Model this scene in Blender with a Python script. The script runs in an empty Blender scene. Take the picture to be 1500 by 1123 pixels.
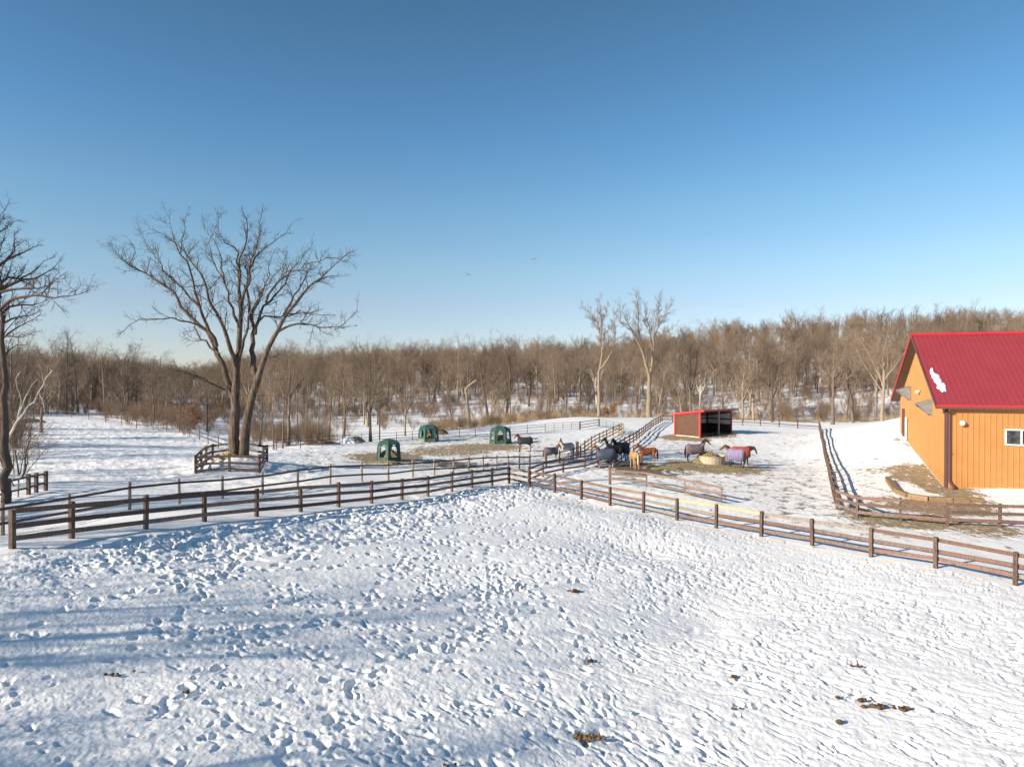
import bpy, bmesh, math, random
import numpy as np
from mathutils import Vector, Matrix, Quaternion
R = math.radians
SC = bpy.context.scene
COL = SC.collection
rng = random.Random(11)
nrs = np.random.RandomState(5)

# ------------------------------------------------------------------ camera
H = 7.4
cam_d = bpy.data.cameras.new('camera'); cam = bpy.data.objects.new('camera', cam_d); COL.objects.link(cam)
cam_d.sensor_width = 36; cam_d.lens = 24; cam_d.clip_end = 6000; cam_d.clip_start = 0.2
PITCH = math.atan(9.5/1000)
cam.location = (0, 0, H); cam.rotation_euler = (R(90)-PITCH, 0, 0)
SC.camera = cam
_c, _s = math.cos(PITCH), math.sin(PITCH)
def P(px, py, D):
    x = (px-750)/1000; u = (561.5-py)/1000
    dy = _c + u*_s; dz = -_s + u*_c
    return Vector((x/dy*D, D, H + dz/dy*D))
def G(px, py, Z=0.0):
    u = (561.5-py)/1000
    dy = _c + u*_s; dz = -_s + u*_c
    return P(px, py, (Z-H)/dz*dy)

# ------------------------------------------------------------------ tagging / linking
def tag(o, label=None, cat=None, group=None, kind=None):
    if label: o['label'] = label
    if cat: o['category'] = cat
    if group: o['group'] = group
    if kind: o['kind'] = kind
    return o
def empty(name, loc, rz=0):
    o = bpy.data.objects.new(name, None); COL.objects.link(o)
    o.location = loc; o.rotation_euler = (0, 0, rz); o.empty_display_size = .2
    return o
def link(name, me, parent=None, mat=None):
    o = bpy.data.objects.new(name, me); COL.objects.link(o)
    if mat is not None and len(me.materials) == 0: me.materials.append(mat)
    if parent is not None: o.parent = parent
    return o

# ------------------------------------------------------------------ materials
def new_mat(name):
    m = bpy.data.materials.new(name); m.use_nodes = True
    nt = m.node_tree; return m, nt, nt.nodes['Principled BSDF']
def N(nt, t, **kw):
    n = nt.nodes.new(t)
    for k, v in kw.items():
        if k in n.inputs.keys(): n.inputs[k].default_value = v
        else: setattr(n, k, v)
    return n
def mixc(nt, fac, a, b, blend='MIX'):
    n = nt.nodes.new('ShaderNodeMix'); n.data_type = 'RGBA'; n.blend_type = blend
    for i, v in ((0, fac), (6, a), (7, b)):
        if isinstance(v, bpy.types.NodeSocket): nt.links.new(v, n.inputs[i])
        else: n.inputs[i].default_value = v if i == 0 else (*v[:3], 1)
    return n.outputs[2]
def mathn(nt, op, a, b=None, c=None, clamp=False):
    n = nt.nodes.new('ShaderNodeMath'); n.operation = op; n.use_clamp = clamp
    for i, v in enumerate((a, b, c)):
        if v is None: continue
        if isinstance(v, bpy.types.NodeSocket): nt.links.new(v, n.inputs[i])
        else: n.inputs[i].default_value = v
    return n.outputs[0]
def noise(nt, scale, detail=3, coord='Object', stretch=None, rough=.55):
    tc = nt.nodes.new('ShaderNodeTexCoord'); out = tc.outputs[coord]
    if stretch:
        mp = nt.nodes.new('ShaderNodeMapping'); mp.inputs['Scale'].default_value = stretch
        nt.links.new(out, mp.inputs[0]); out = mp.outputs[0]
    n = nt.nodes.new('ShaderNodeTexNoise'); n.inputs['Scale'].default_value = scale; n.inputs['Detail'].default_value = detail
    n.inputs['Roughness'].default_value = rough
    nt.links.new(out, n.inputs['Vector'])
    return n.outputs[0]
def ramp(nt, sock, a, b):
    mr = nt.nodes.new('ShaderNodeMapRange'); mr.clamp = True
    nt.links.new(sock, mr.inputs[0]); mr.inputs[1].default_value = a; mr.inputs[2].default_value = b
    return mr.outputs[0]
def simple(name, c1, c2=None, scale=6, rough=.7, stretch=None, bump=0, objvar=0, metal=0, spec=.3, lo=.35, hi=.65):
    m, nt, b = new_mat(name)
    b.inputs['Roughness'].default_value = rough; b.inputs['Metallic'].default_value = metal
    b.inputs['Specular IOR Level'].default_value = spec
    c2 = c2 or tuple(v*.75 for v in c1)
    nz = noise(nt, scale, 4, 'Object', stretch)
    col = mixc(nt, ramp(nt, nz, lo, hi), c1, c2)
    if objvar:
        oi = nt.nodes.new('ShaderNodeObjectInfo')
        hs = nt.nodes.new('ShaderNodeHueSaturation')
        nt.links.new(col, hs.inputs['Color'])
        v = mathn(nt, 'MULTIPLY_ADD', oi.outputs['Random'], objvar*2, 1-objvar)
        nt.links.new(v, hs.inputs['Value'])
        col = hs.outputs[0]
    nt.links.new(col, b.inputs['Base Color'])
    if bump:
        bp = nt.nodes.new('ShaderNodeBump'); bp.inputs['Strength'].default_value = bump; bp.inputs['Distance'].default_value = .02
        nt.links.new(nz, bp.inputs['Height']); nt.links.new(bp.outputs[0], b.inputs['Normal'])
    return m
M = {}
M['rail'] = simple('weathered brown board', (.24, .165, .122), (.115, .082, .064), 3, .85, (9, 9, 1.2), .5, .28)
M['rail_grey'] = simple('silvered grey board', (.36, .31, .25), (.2, .165, .13), 3, .85, (9, 9, 1.2), .5, .2)
M['rail_red'] = simple('red brown stained board', (.25, .145, .10), (.15, .09, .068), 3, .85, (9, 9, 1.2), .5, .22)
M['rail_new'] = simple('fresh yellow board', (.56, .40, .245), (.48, .34, .2), 4, .75, None, .3)
M['rail_dark'] = simple('dark brown rail', (.125, .08, .062), (.07, .047, .04), 3, .85, (9, 9, 1.2), .4, .2)
M['post'] = simple('brown post wood', (.165, .105, .08), (.085, .058, .047), 5, .85, (4, 4, 1), .5, .25)
M['post_grey'] = simple('grey round post wood', (.34, .275, .22), (.2, .155, .12), 5, .85, (4, 4, 1), .5, .2)
M['post_tan'] = simple('tan post wood', (.42, .3, .17), (.3, .2, .11), 5, .85, (4, 4, 1), .4, .2)
M['wire'] = simple('dark wire', (.06, .05, .045), None, 5, .6)
M['pipe_pink'] = simple('faded red pipe', (.34, .19, .17), (.25, .13, .12), 3, .5)
M['pipe_green'] = simple('green pipe', (.05, .15, .1), (.04, .11, .08), 3, .5)
M['pipe_yellow'] = simple('yellow pipe', (.62, .42, .07), (.5, .33, .06), 3, .5)
M['pipe_purple'] = simple('purple pipe', (.16, .1, .16), (.12, .08, .13), 3, .5)
M['bark'] = simple('grey brown bark', (.25, .19, .14), (.11, .082, .062), 5, .9, (5, 5, .8), .8, .12)
M['twig'] = simple('brown twigs', (.275, .20, .138), (.195, .142, .10), 3, .9, None, 0, .28)
M['bark_oak'] = simple('furrowed oak bark', (.155, .112, .083), (.06, .045, .036), 1.6, .9, (5, 5, .8), 1, 0, lo=.4, hi=.6)
M['twig_oak'] = simple('oak twigs', (.105, .075, .058), (.075, .055, .043), 3, .9)
M['bark_pale'] = simple('pale tan bark', (.38, .29, .20), (.21, .16, .112), 5, .9, (5, 5, .8), .8, .12)
M['bark_dark'] = simple('dark bark', (.12, .088, .068), (.07, .052, .042), 5, .9, (5, 5, .8), .8, .12)
M['twig_dark'] = simple('dark twigs', (.155, .108, .08), (.11, .08, .06), 3, .9, None, 0, .25)
M['birch'] = simple('white birch bark', (.62, .56, .48), (.3, .25, .21), 6, .8, (1, 1, 4), .3, .1, lo=.5, hi=.75)
M['rust_leaf'] = simple('rust dry leaves', (.36, .17, .08), (.25, .12, .06), 6, .9, None, 0, 0)
M['reed'] = simple('dry tan grass', (.50, .36, .20), (.32, .22, .13), 2, .9, None, 0, .1)
M['brush'] = simple('grey brown brush', (.27, .185, .12), (.18, .125, .085), 2, .9, None, 0, .2)
M['straw'] = simple('straw', (.34, .265, .135), (.16, .12, .06), 14, .95, None, 1, .1)
M['manure'] = simple('brown manure', (.15, .085, .04), (.07, .04, .022), 18, .9, None, 1, .25)
M['manure_straw'] = simple('straw coloured manure', (.34, .21, .09), (.16, .09, .04), 22, .9, None, 1, .1)
M['snow_lump'] = simple('snow', (.84, .86, .88), (.78, .81, .85), 4, .75, None, .6)

# ------------------------------------------------------------------ mesh builder
class MB:
    def __init__(s): s.v = []; s.f = []; s.mi = []
    def add(s, vs, fs, mi=0):
        o = len(s.v); s.v += [tuple(v) for v in vs]; s.f += [tuple(i+o for i in f) for f in fs]; s.mi += [mi]*len(fs)
    def beam(s, a, b, w, h, mi=0, up=None, bev=0):
        a = Vector(a); b = Vector(b); d = (b-a).normalized()
        up = Vector(up) if up else (Vector((0, 0, 1)) if abs(d.z) < .9 else Vector((0, 1, 0)))
        sd = d.cross(up).normalized(); up = sd.cross(d).normalized()
        vs = []
        for p in (a, b):
            for i, j in ((-1, -1), (1, -1), (1, 1), (-1, 1)): vs.append(p + sd*(i*w/2) + up*(j*h/2))
        s.add(vs, [(0, 3, 2, 1), (4, 5, 6, 7), (0, 1, 5, 4), (1, 2, 6, 5), (2, 3, 7, 6), (3, 0, 4, 7)], mi)
    def box(s, c, sz, mi=0, rz=0):
        c = Vector(c); q = Matrix.Rotation(rz, 3, 'Z')
        vs = [c + q @ Vector((i*sz[0]/2, j*sz[1]/2, k*sz[2]/2)) for k in (-1, 1) for i, j in ((-1, -1), (1, -1), (1, 1), (-1, 1))]
        s.add(vs, [(0, 3, 2, 1), (4, 5, 6, 7), (0, 1, 5, 4), (1, 2, 6, 5), (2, 3, 7, 6), (3, 0, 4, 7)], mi)
    def tube(s, pts, rad, n=8, mi=0, cap=True):
        pts = [Vector(p) for p in pts]; k = len(pts)
        if not hasattr(rad, '__len__'): rad = [rad]*k
        vs = []; ref = None
        for i, p in enumerate(pts):
            t = (pts[min(i+1, k-1)] - pts[max(i-1, 0)]).normalized()
            if ref is None: ref = Vector((1, 0, 0)) if abs(t.x) < .8 else Vector((0, 1, 0))
            a = (ref - t*ref.dot(t)).normalized(); ref = a; b = t.cross(a)
            r = rad[i]; rx, ry = (r if hasattr(r, '__len__') else (r, r))
            for j in range(n):
                an = 2*math.pi*j/n; vs.append(p + a*(math.cos(an)*rx) + b*(math.sin(an)*ry))
        fs = [(i*n+j, i*n+(j+1) % n, (i+1)*n+(j+1) % n, (i+1)*n+j) for i in range(k-1) for j in range(n)]
        if cap: fs += [tuple(range(n-1, -1, -1)), tuple(range((k-1)*n, k*n))]
        s.add(vs, fs, mi)
    def mesh(s, name, mats, smooth=False):
        me = bpy.data.meshes.new(name); me.from_pydata(s.v, [], s.f)
        for m in (mats if isinstance(mats, (list, tuple)) else [mats]): me.materials.append(m)
        me.polygons.foreach_set('material_index', s.mi)
        if smooth: me.polygons.foreach_set('use_smooth', [True]*len(s.f))
        me.update(); return me
    def build(s, name, mats, parent=None, smooth=False):
        return link(name, s.mesh(name, mats, smooth), parent)

# ------------------------------------------------------------------ noise helpers
def _hash(ix, iy, seed):
    n = (ix.astype(np.int64)*374761393 + iy.astype(np.int64)*668265263 + seed*1274126177) & 0x7fffffff
    n = ((n ^ (n >> 13))*1274126177) & 0x7fffffff
    n = (n ^ (n >> 16)) & 0xffff
    return n/32767.5 - 1
def vnoise(x, y, seed=0):
    ix = np.floor(x); iy = np.floor(y); fx = x-ix; fy = y-iy
    fx = fx*fx*fx*(fx*(fx*6-15)+10); fy = fy*fy*fy*(fy*(fy*6-15)+10)
    a = _hash(ix, iy, seed); b = _hash(ix+1, iy, seed); c = _hash(ix, iy+1, seed); d = _hash(ix+1, iy+1, seed)
    return (a*(1-fx)+b*fx)*(1-fy) + (c*(1-fx)+d*fx)*fy
def fbm(x, y, seed=0, oct=3):
    t = 0; a = 1; s = 0
    for i in range(oct):
        t = t + a*vnoise(x*2**i+17.3*i, y*2**i-9.1*i, seed+i); s += a; a *= .5
    return t/s

# ------------------------------------------------------------------ fence lines traced from the place (post base pixels + distance)
def lin(a0, ph, pxs, sp=2.44):
    ax, ay = a0; return [ay + i*sp*math.sin(R(ph)) for i in range(len(pxs))]
F1px = [(18, 803), (105, 790), (213.5, 775), (299.5, 764), (375.6, 756), (440.6, 749.5), (496, 742.5), (544, 737.5), (588.7, 732), (627, 727), (662, 720), (691, 715), (720.5, 711), (745.6, 707.5)]
F1D = [19.6] + [21.65+i*2.154 for i in range(13)]
F2px = [(745.6, 707.5), (776, 714), (812.5, 722), (851.7, 731.5), (893.5, 741.5), (942.3, 751), (991.7, 761.8), (1049, 773), (1115, 785), (1190, 798.5), (1276, 814), (1370.6, 831), (1487, 856), (1640, 888)]
F2D = [47.2-i*1.97 for i in range(14)]
F4px = [(-110, 800), (4, 783), (101.5, 765), (189.7, 746), (262.6, 738), (326, 731), (385, 724), (436, 716), (483.6, 708), (530, 705), (569, 703), (604.5, 699), (636, 696), (664, 694), (686.7, 692), (708, 690), (727, 689), (744, 688), (761, 687.5), (776, 687)]
F4D = [23.8, 25.9, 28, 30.1, 32.2, 34.3, 36.4, 38.4, 40.3, 42.2, 44.2, 46, 47.8, 49.4, 50.8, 52, 53, 53.8, 54.2, 54.6]
F1 = [P(a, b, d) for (a, b), d in zip(F1px, F1D)]
F2 = [P(a, b, d) for (a, b), d in zip(F2px, F2D)]
F4 = [P(a, b, d) for (a, b), d in zip(F4px, F4D)]
F3 = [G(775, 706), G(789, 700), G(802, 695.5), G(819, 692.5), G(833, 690), G(845, 687.5), G(856, 686), G(866, 684), G(876, 680), G(886, 674.5), G(896, 668), G(905, 662), G(914, 656), G(921, 652.5), G(928, 648), G(936, 642), G(941.5, 637.5), G(946.5, 633), G(952.6, 628.5), G(957.3, 624.5), G(963.8, 621), G(970, 617.5)]
F7 = [G(405, 660, .5), G(440, 657, .4), G(472, 654.5, .3), G(502, 652, .2), G(530, 650, .1), G(556, 648), G(581, 646), G(604, 645), G(627, 643.5), G(650, 642), G(673, 641.3), G(696.4, 640.4), G(722, 638.5), G(747, 636.5), G(772.4, 634.5), G(798.6, 632.4)]
F8c = [G(1200, 629, .35), G(1203, 645, .15), G(1207, 665), G(1211, 682), G(1215, 700), G(1220, 724), G(1226, 746)]
F8b = [G(1226, 746), G(1256, 757), G(1319, 763), G(1387, 769.5), G(1464, 772), G(1545, 775), G(1640, 778)]
F9 = [G(970, 617.5), G(985, 618), G(1000, 618.5), G(1022, 619.4), G(1044, 620.5), G(1066, 621.5), G(1087.6, 622.5), G(1113.8, 623.5), G(1141.3, 624.8), G(1168.5, 627.5), G(1200, 629.5, .3)]
F10 = [P(893.5, 713, 46.2), P(947, 719, 44.6), P(1003, 728, 42.2), P(1057, 736, 40.2)]
F12 = [P(-60, 612, 108), P(0, 609, 111), P(40, 608, 113), P(75, 609.5, 112), P(105, 612, 109), P(130, 615, 107), P(155, 619, 103), P(178, 623, 99), P(200, 627, 96), P(224, 630, 93), P(244, 632, 91), P(263, 634, 89), P(278, 638, 86), P(292, 644, 80), P(305, 650, 75), P(320, 655, 71), P(338, 659, 68), P(362, 661, 66), P(405, 660, 65.5)]
F13 = [P(67, 718, 35), P(53, 721, 34.4), P(42, 724, 33.8), P(12, 732, 32.6), P(-20, 741, 31.4), P(-60, 752, 30)]
ENC = [P(287, 694.4, 43), P(380, 693.5, 43), P(391, 677, 47.8), P(311, 676, 48)]
TREE_AT = P(347, 667, 46.8)
# barn frame
TH = math.atan(.33); BR = Vector((math.cos(TH), -math.sin(TH), 0)); BG = Vector((math.sin(TH), math.cos(TH), 0))
BC0 = P(1385, 714, 43.0); BW = 12.6

# ------------------------------------------------------------------ terrain height field (thin plate spline through surveyed points)
ctrl = []
def cp(p): ctrl.append((p.x, p.y, p.z))
for L in (F1, F2, F4[:-2], F3[2:], F7, F8c, F8b, F9[1:], F12, F13[:4], ENC): 
    for p in L: cp(p)
cp(TREE_AT)
for t in (0, .25, .5, .75, 1):
    p = BC0 + BG*(BW*t); ctrl.append((p.x, p.y, BC0.z + (3.0-BC0.z)*(t**1.1)))
for s_ in (4, 10, 20): p = BC0 + BR*s_; ctrl.append((p.x, p.y, BC0.z+.1))
for px, py, Z in ((1270, 640, 1.7), (1250, 700, .4), (1300, 680, 1.0), (1308, 630, 2.9), (1260, 627, 2.0), (1300, 706, .55), (1400, 733, .15), (1440, 728, .25), (1230, 633, 1.0), (1250, 660, 1.0), (1235, 690, .3)): cp(G(px, py, Z))
cp(G(1025, 641.3)); cp(G(1071, 632.4, .35)); cp(G(1110, 632, .1)); cp(G(1150, 640, .1)); cp(G(1150, 690)); cp(G(1000, 660)); cp(G(1047, 682)); cp(G(930, 690)); cp(G(767, 662)); cp(G(700, 665)); cp(G(820, 640)); cp(G(620, 672, .1)); cp(G(900, 611, .25)); cp(G(840, 611, .25)); cp(G(790, 616, .1)); cp(G(720, 626, 0))
cp(P(150, 690, 43)); cp(P(200, 660, 58)); cp(P(60, 660, 58)); cp(P(440, 680, 50)); cp(P(500, 670, 58))
def cu(u, D, Z): ctrl.append((u*D, D, Z))
for u, D, Z in ((-1.2, 12, 1.6), (.35, 13, .0), (.75, 13, .1), (1.2, 13, .2), (.3, 20, 0), (.7, 20, .15), (1.2, 22, .2), (.2, 28, .05), (.45, 26, .08), (.12, 38, .05), (-1.2, 30, 1.6), (-1.1, 60, 1.0), (1.2, 45, .9), (1.2, 90, 1.5),
                (-1.2, 120, 1), (-.3, 100, -1.2), (-.2, 104, -1.3), (-.42, 105, -.3), (-.55, 130, .4), (-.72, 140, .8), (-.35, 135, -2.2), (-.2, 140, -2.4), (-.05, 128, -1.6), (.1, 150, -1.6), (.3, 150, -1.2), (.5, 140, -.3), (.75, 110, 1.5), (.75, 160, 1.5),
                (-.7, 200, 1.2), (-.45, 200, -1), (-.2, 200, -2), (0, 200, -1.0), (.2, 205, -.5), (.4, 200, 2), (.65, 200, 6), (1.2, 200, 8),
                (-1.2, 300, 4), (-.7, 300, 3), (-.5, 300, 1.5), (-.25, 290, 5), (0, 300, 6.5), (.15, 300, 7.5), (.3, 300, 10), (.5, 300, 13), (.7, 300, 15), (1.2, 300, 17),
                (-1.2, 420, 8), (-.7, 420, 5), (-.5, 420, 3), (-.25, 420, 9), (0, 420, 13), (.15, 420, 16), (.3, 420, 25), (.5, 420, 32), (.7, 420, 34), (1.2, 420, 34),
                (-1.2, 700, 8), (-.5, 700, 6), (0, 700, 13), (.3, 700, 26), (.7, 700, 38), (1.2, 700, 38), (-1.2, 3000, 10), (-.5, 3000, 15), (0, 3000, 12), (.5, 3000, 25), (1.2, 3000, 30)):
    cu(u, D, Z)
_d = Vector((F1[-1].x-F1[0].x, F1[-1].y-F1[0].y, 0)).normalized(); _n = Vector((_d.y, -_d.x, 0))
for i_ in range(-4, 13, 2):
    f_ = F1[max(i_, 0)] if i_ >= 0 else F1[0]+(F1[0]-F1[1])*(-i_)
    zf_ = f_.z if i_ >= 0 else F1[0].z
    for d_ in (2.5, 5, 8, 11, 15, 19):
        q_ = f_+_n*d_
        if q_.y > 12 and abs(q_.x/q_.y) < 1.3 and not (i_ > 8 and d_ > 11): ctrl.append((q_.x, q_.y, zf_*max(0, 1-d_/21)))
ctrl = np.array(ctrl)
def warp(x, y):
    yc = np.maximum(y, 12.); return np.clip(x/yc, -1.4, 1.4), np.log(yc)*.8
cx, cyy = warp(ctrl[:, 0], ctrl[:, 1])
def _k(r2): return .5*r2*np.log(r2+1e-12)
n = len(cx)
A = np.zeros((n+3, n+3)); A[:n, :n] = _k((cx[:, None]-cx)**2 + (cyy[:, None]-cyy)**2) + np.eye(n)*4e-4
A[:n, n:] = np.c_[np.ones(n), cx, cyy]; A[n:, :n] = A[:n, n:].T
wts = np.linalg.solve(A, np.r_[ctrl[:, 2], 0, 0, 0])
gu = np.linspace(-1.4, 1.4, 281); gv = np.linspace(math.log(12)*.8, math.log(3500)*.8, 321)
UU, VV = np.meshgrid(gu, gv, indexing='ij')
TZ = wts[n] + wts[n+1]*UU + wts[n+2]*VV
for i in range(n): TZ += wts[i]*_k((UU-cx[i])**2 + (VV-cyy[i])**2)
def zga(x, y):
    u, v = warp(np.asarray(x, float), np.asarray(y, float))
    fu = np.clip((u-gu[0])/(gu[1]-gu[0]), 0, 279.999); fv = np.clip((v-gv[0])/(gv[1]-gv[0]), 0, 319.999)
    i = fu.astype(int); j = fv.astype(int); a = fu-i; b = fv-j
    return (TZ[i, j]*(1-a)+TZ[i+1, j]*a)*(1-b) + (TZ[i, j+1]*(1-a)+TZ[i+1, j+1]*a)*b
def zg(x, y): return float(zga(x, y))
def on(p, dz=0): return Vector((p[0], p[1], zg(p[0], p[1])+dz))

# ------------------------------------------------------------------ ground sheet
um = np.arange(-.80, .8001, .00125)
ue = .80*np.exp(np.linspace(0, 1.5, 26))[1:]
U = np.r_[-ue[::-1], um, ue]
ys = np.r_[np.arange(1400, 1190, -1.5), np.arange(1190, 660, -1.15), np.arange(660, 612, -.9), np.arange(612, 580, -1.0)]
Dn = (H-.2)*1000/(ys-552)
Dn = np.r_[np.linspace(-80, Dn[0]-.6, 24), Dn, Dn[-1]*np.exp(np.linspace(0, math.log(3400/Dn[-1]), 70))[1:]]
NR, NC = len(Dn), len(U)
XX = np.maximum(Dn, 12.)[:, None]*U[None, :]; YY = np.repeat(Dn[:, None], NC, 1)
Z0 = zga(XX, YY)
DZ = np.zeros_like(Z0)
# side of the fences: near paddock = in front of F1/F2
def side(x, y, a, b): return (b.x-a.x)*(y-a.y) - (b.y-a.y)*(x-a.x)
c_ = F1[-1]; pad = (side(XX, YY, F1[0], c_) < 0) & (side(XX, YY, c_, F2[-2]) < 0)
dF1 = -side(XX, YY, F1[0], c_)/math.hypot(c_.x-F1[0].x, c_.y-F1[0].y)
dF2 = -side(XX, YY, c_, F2[-2])/math.hypot(F2[-2].x-c_.x, F2[-2].y-c_.y)
fade = np.clip((75-YY)/35, 0, 1)*np.clip(YY/6, 0, 1)
padf = np.clip(np.minimum(dF1, dF2)/1.5, 0, 1)
# broad drift, medium lumps, crust
DZ += .05*fbm(XX*.22, YY*.22, 3, 2) + .012*fbm(XX*1.3, YY*1.3, 9, 3)*fade
right = np.clip((XX+1.5)/7, 0, 1)
# wind sculpted streaks in the right half, running from upper left to lower right
ca, sa = math.cos(R(-38)), math.sin(R(-38))
lx = XX*ca + YY*sa; ly = -XX*sa + YY*ca + .45*fbm(XX*.7, YY*.7, 19, 2) + .12*fbm(XX*2.4, YY*2.4, 20, 2)
lx = lx + .6*fbm(XX*.9, YY*.9, 18, 2)
st = fbm(lx*1.5, ly*5.5, 21, 4)
DZ += padf*fade*right*(.011*st - .13*np.maximum(fbm(lx*1.9+3, ly*7.0, 33, 3)-.27, 0) - .14*np.maximum(fbm(lx*3.6-7, ly*10, 35, 2)-.33, 0)*np.clip(fbm(XX*.4, YY*.4, 37, 2)*2+.6, 0, 1))
DZ += padf*fade*(1-.6*right)*(.015*fbm(XX*2.2, YY*2.2, 45, 4))
DZ += padf*np.clip((34-YY)/14, 0, 1)*(.009*fbm(XX*8.3, YY*8.3, 53, 2) + .006*fbm(XX*17, YY*17, 55, 2)*np.clip((24-YY)/6, 0, 1))
DZ += padf*fade*.010*np.abs(fbm(XX*6.5, YY*6.5, 49, 3))*(.4+np.clip(fbm(XX*.5, YY*.5, 51, 2)+.3, 0, 1))
# churned snow along the left fence and in the corner
churn = .75*np.clip(1-np.abs(dF1-2.2)/2.6, 0, 1)*np.clip((dF1)/.7, 0, 1)*np.clip((XX+22)/4, 0, 1)
churn = np.maximum(churn, .8*np.clip(1-np.hypot(XX-c_.x+1, YY-c_.y+7)/7.5, 0, 1))*fade
ch = fbm(XX*1.5, YY*1.5, 61, 3)
DZ += churn*(.11*np.maximum(ch, -.3) + .07*np.abs(fbm(XX*3.1, YY*3.1, 71, 3)) + .04*np.abs(fbm(XX*8, YY*8, 73, 2)))
# trampled pasture behind
past = (1-padf)*np.clip((YY-26)/8, 0, 1)*np.clip((110-YY)/30, 0, 1)*np.clip((XX+YY*.17+2)/4, 0, 1)
DZ += past*.045*fbm(XX*1.6, YY*1.6, 81, 3)
lf = (1-padf)*np.clip((XX+YY*.17+2)/-4, 0, 1)*np.clip((115-YY)/20, 0, 1)*np.clip((YY-33)/10, 0, 1)
DZ += lf*(.10*fbm(XX*1.3, YY*1.3, 91, 4))
# rough woodland floor
DZ += np.clip((YY-105)/40, 0, 1)*.35*fbm(XX*.11, YY*.11, 101, 3)
# hoof prints
def stamp(x, y, ln, wd, an, dep, rim=.35):
    r = ln*2.1
    if y < 8: return
    i0, i1 = np.searchsorted(Dn, (y-r, y+r)); j0, j1 = np.searchsorted(U, ((x-r)/max(y, 12), (x+r)/max(y, 12)))
    if i1-i0 < 1 or j1-j0 < 1: return
    sx = XX[i0:i1, j0:j1]-x; sy = YY[i0:i1, j0:j1]-y
    c, s = math.cos(an), math.sin(an)
    d = np.sqrt(((sx*c+sy*s)/ln)**2 + ((-sx*s+sy*c)/wd)**2)
    d = d + .36*vnoise(sx*9+x*3, sy*9+y*5, 7) + .12*vnoise(sx*22+x*7, sy*22+y*3, 8)
    q = vnoise(sx*5+x*2, sy*5+y, 12)
    h = -dep/(1+np.exp((d-.8)*6))*(1+.25*vnoise(sx*17+y, sy*17+x, 14)) + dep*rim*.7*np.exp(-((d-1.35)/.4)**2)*np.clip(q*1.6, 0, 1.2)
    DZ[i0:i1, j0:j1] += h
rs = np.random.RandomState(77)
def inpad(x, y):
    return min(-side(x, y, F1[0], c_)/30., -side(x, y, c_, F2[-2])/30.) > .25
cl = lambda x, y, f, sd: float(vnoise(np.array([x*f]), np.array([y*f]), sd)[0])
for _ in range(19000):
    y = 9.0 + 39.5*rs.rand()**1.15; x = (rs.rand()*2-1)*.82*max(y, 12)
    if not inpad(x, y): continue
    k = cl(x, y, .42, 301)*.6+cl(x, y, 1.1, 302)*.5
    if x > -1.5 + rs.randn()*2.5:
        if rs.rand() > .42+1.3*k: continue
        stamp(x, y, .06+.11*rs.rand()**1.5, .035+.045*rs.rand(), R(-38)+rs.randn()*.5, .03+.05*rs.rand()**1.5, .3)
    else:
        if rs.rand() > .14+1.0*k: continue
        stamp(x, y, .05+.12*rs.rand()**2.2, .04+.05*rs.rand(), R(20)+rs.randn()*.8, .03+.07*rs.rand()**1.7, .25)
# walking trails (chains of prints)
for tr in ((-3.4, 11.5, 112, 34, .14), (-2.2, 15, 40, 24, .13), (-8.5, 13.5, 50, 40, .14), (-13, 19, 28, 44, .14), (-5.5, 18.5, 15, 34, .13), (1.5, 12, 100, 44, .11), (-1, 24, 5, 30, .12), (-10, 23, 8, 38, .13), (4.5, 13, 130, 36, .11), (-6.5, 12, 95, 30, .14), (-4.2, 22, 48, 28, .13), (9, 15, 150, 34, .10), (-11, 13.5, 70, 26, .14), (-7.5, 12, 20, 30, .13), (3, 17, 60, 30, .11), (-9, 28, -5, 30, .13), (8, 22, 100, 30, .1)):
    x, y, a, k, sz = tr
    for i in range(k):
        a += rs.randn()*10
        x += math.cos(R(a))*.42*(.7+.6*rs.rand()); y += math.sin(R(a))*.42*(.7+.6*rs.rand())
        o = (.14 if i % 2 else -.14) + rs.randn()*.07
        if inpad(x, y) and rs.rand() < .9: stamp(x-math.sin(R(a))*o, y+math.cos(R(a))*o, sz*(.7+.7*rs.rand()), sz*(.5+.35*rs.rand()), R(a)+rs.randn()*.4, .08+.08*rs.rand(), .35)
# churned prints by the fence
for _ in range(1100):
    t = rs.rand(); k = rs.rand()**1.3*5+.5
    p = F1[0].lerp(c_, .04+.96*t); dx, dy = c_.x-F1[0].x, c_.y-F1[0].y; l = math.hypot(dx, dy)
    stamp(p.x+dy/l*k, p.y-dx/l*k, .10+.14*rs.rand(), .07+.08*rs.rand(), rs.rand()*6.28, .05+.08*rs.rand(), .45)
# mound under the oak enclosure, drift behind barn fence
DZ += .25*np.exp(-((XX-TREE_AT.x)**2+(YY-TREE_AT.y+1.6)**2)/3.0)
DZ -= .0
ZZ = Z0 + DZ
verts = np.stack([XX, YY, ZZ], -1).reshape(-1, 3).astype(np.float32)
ii = (np.arange(NR-1)[:, None]*NC + np.arange(NC-1)[None, :]).reshape(-1)
quads = np.stack([ii, ii+1, ii+NC+1, ii+NC], -1).astype(np.int32)
def np_mesh(name, v, q):
    me = bpy.data.meshes.new(name)
    me.vertices.add(len(v)); me.vertices.foreach_set('co', np.ascontiguousarray(v, np.float32).ravel())
    k = q.shape[1]
    me.loops.add(q.size); me.loops.foreach_set('vertex_index', np.ascontiguousarray(q, np.int32).ravel())
    me.polygons.add(len(q)); me.polygons.foreach_set('loop_start', np.arange(0, q.size, k, dtype=np.int32))
    me.update(calc_edges=True); return me
gme = np_mesh('snow_ground', verts, quads)
gme.polygons.foreach_set('use_smooth', np.ones(len(quads), bool))
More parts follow.
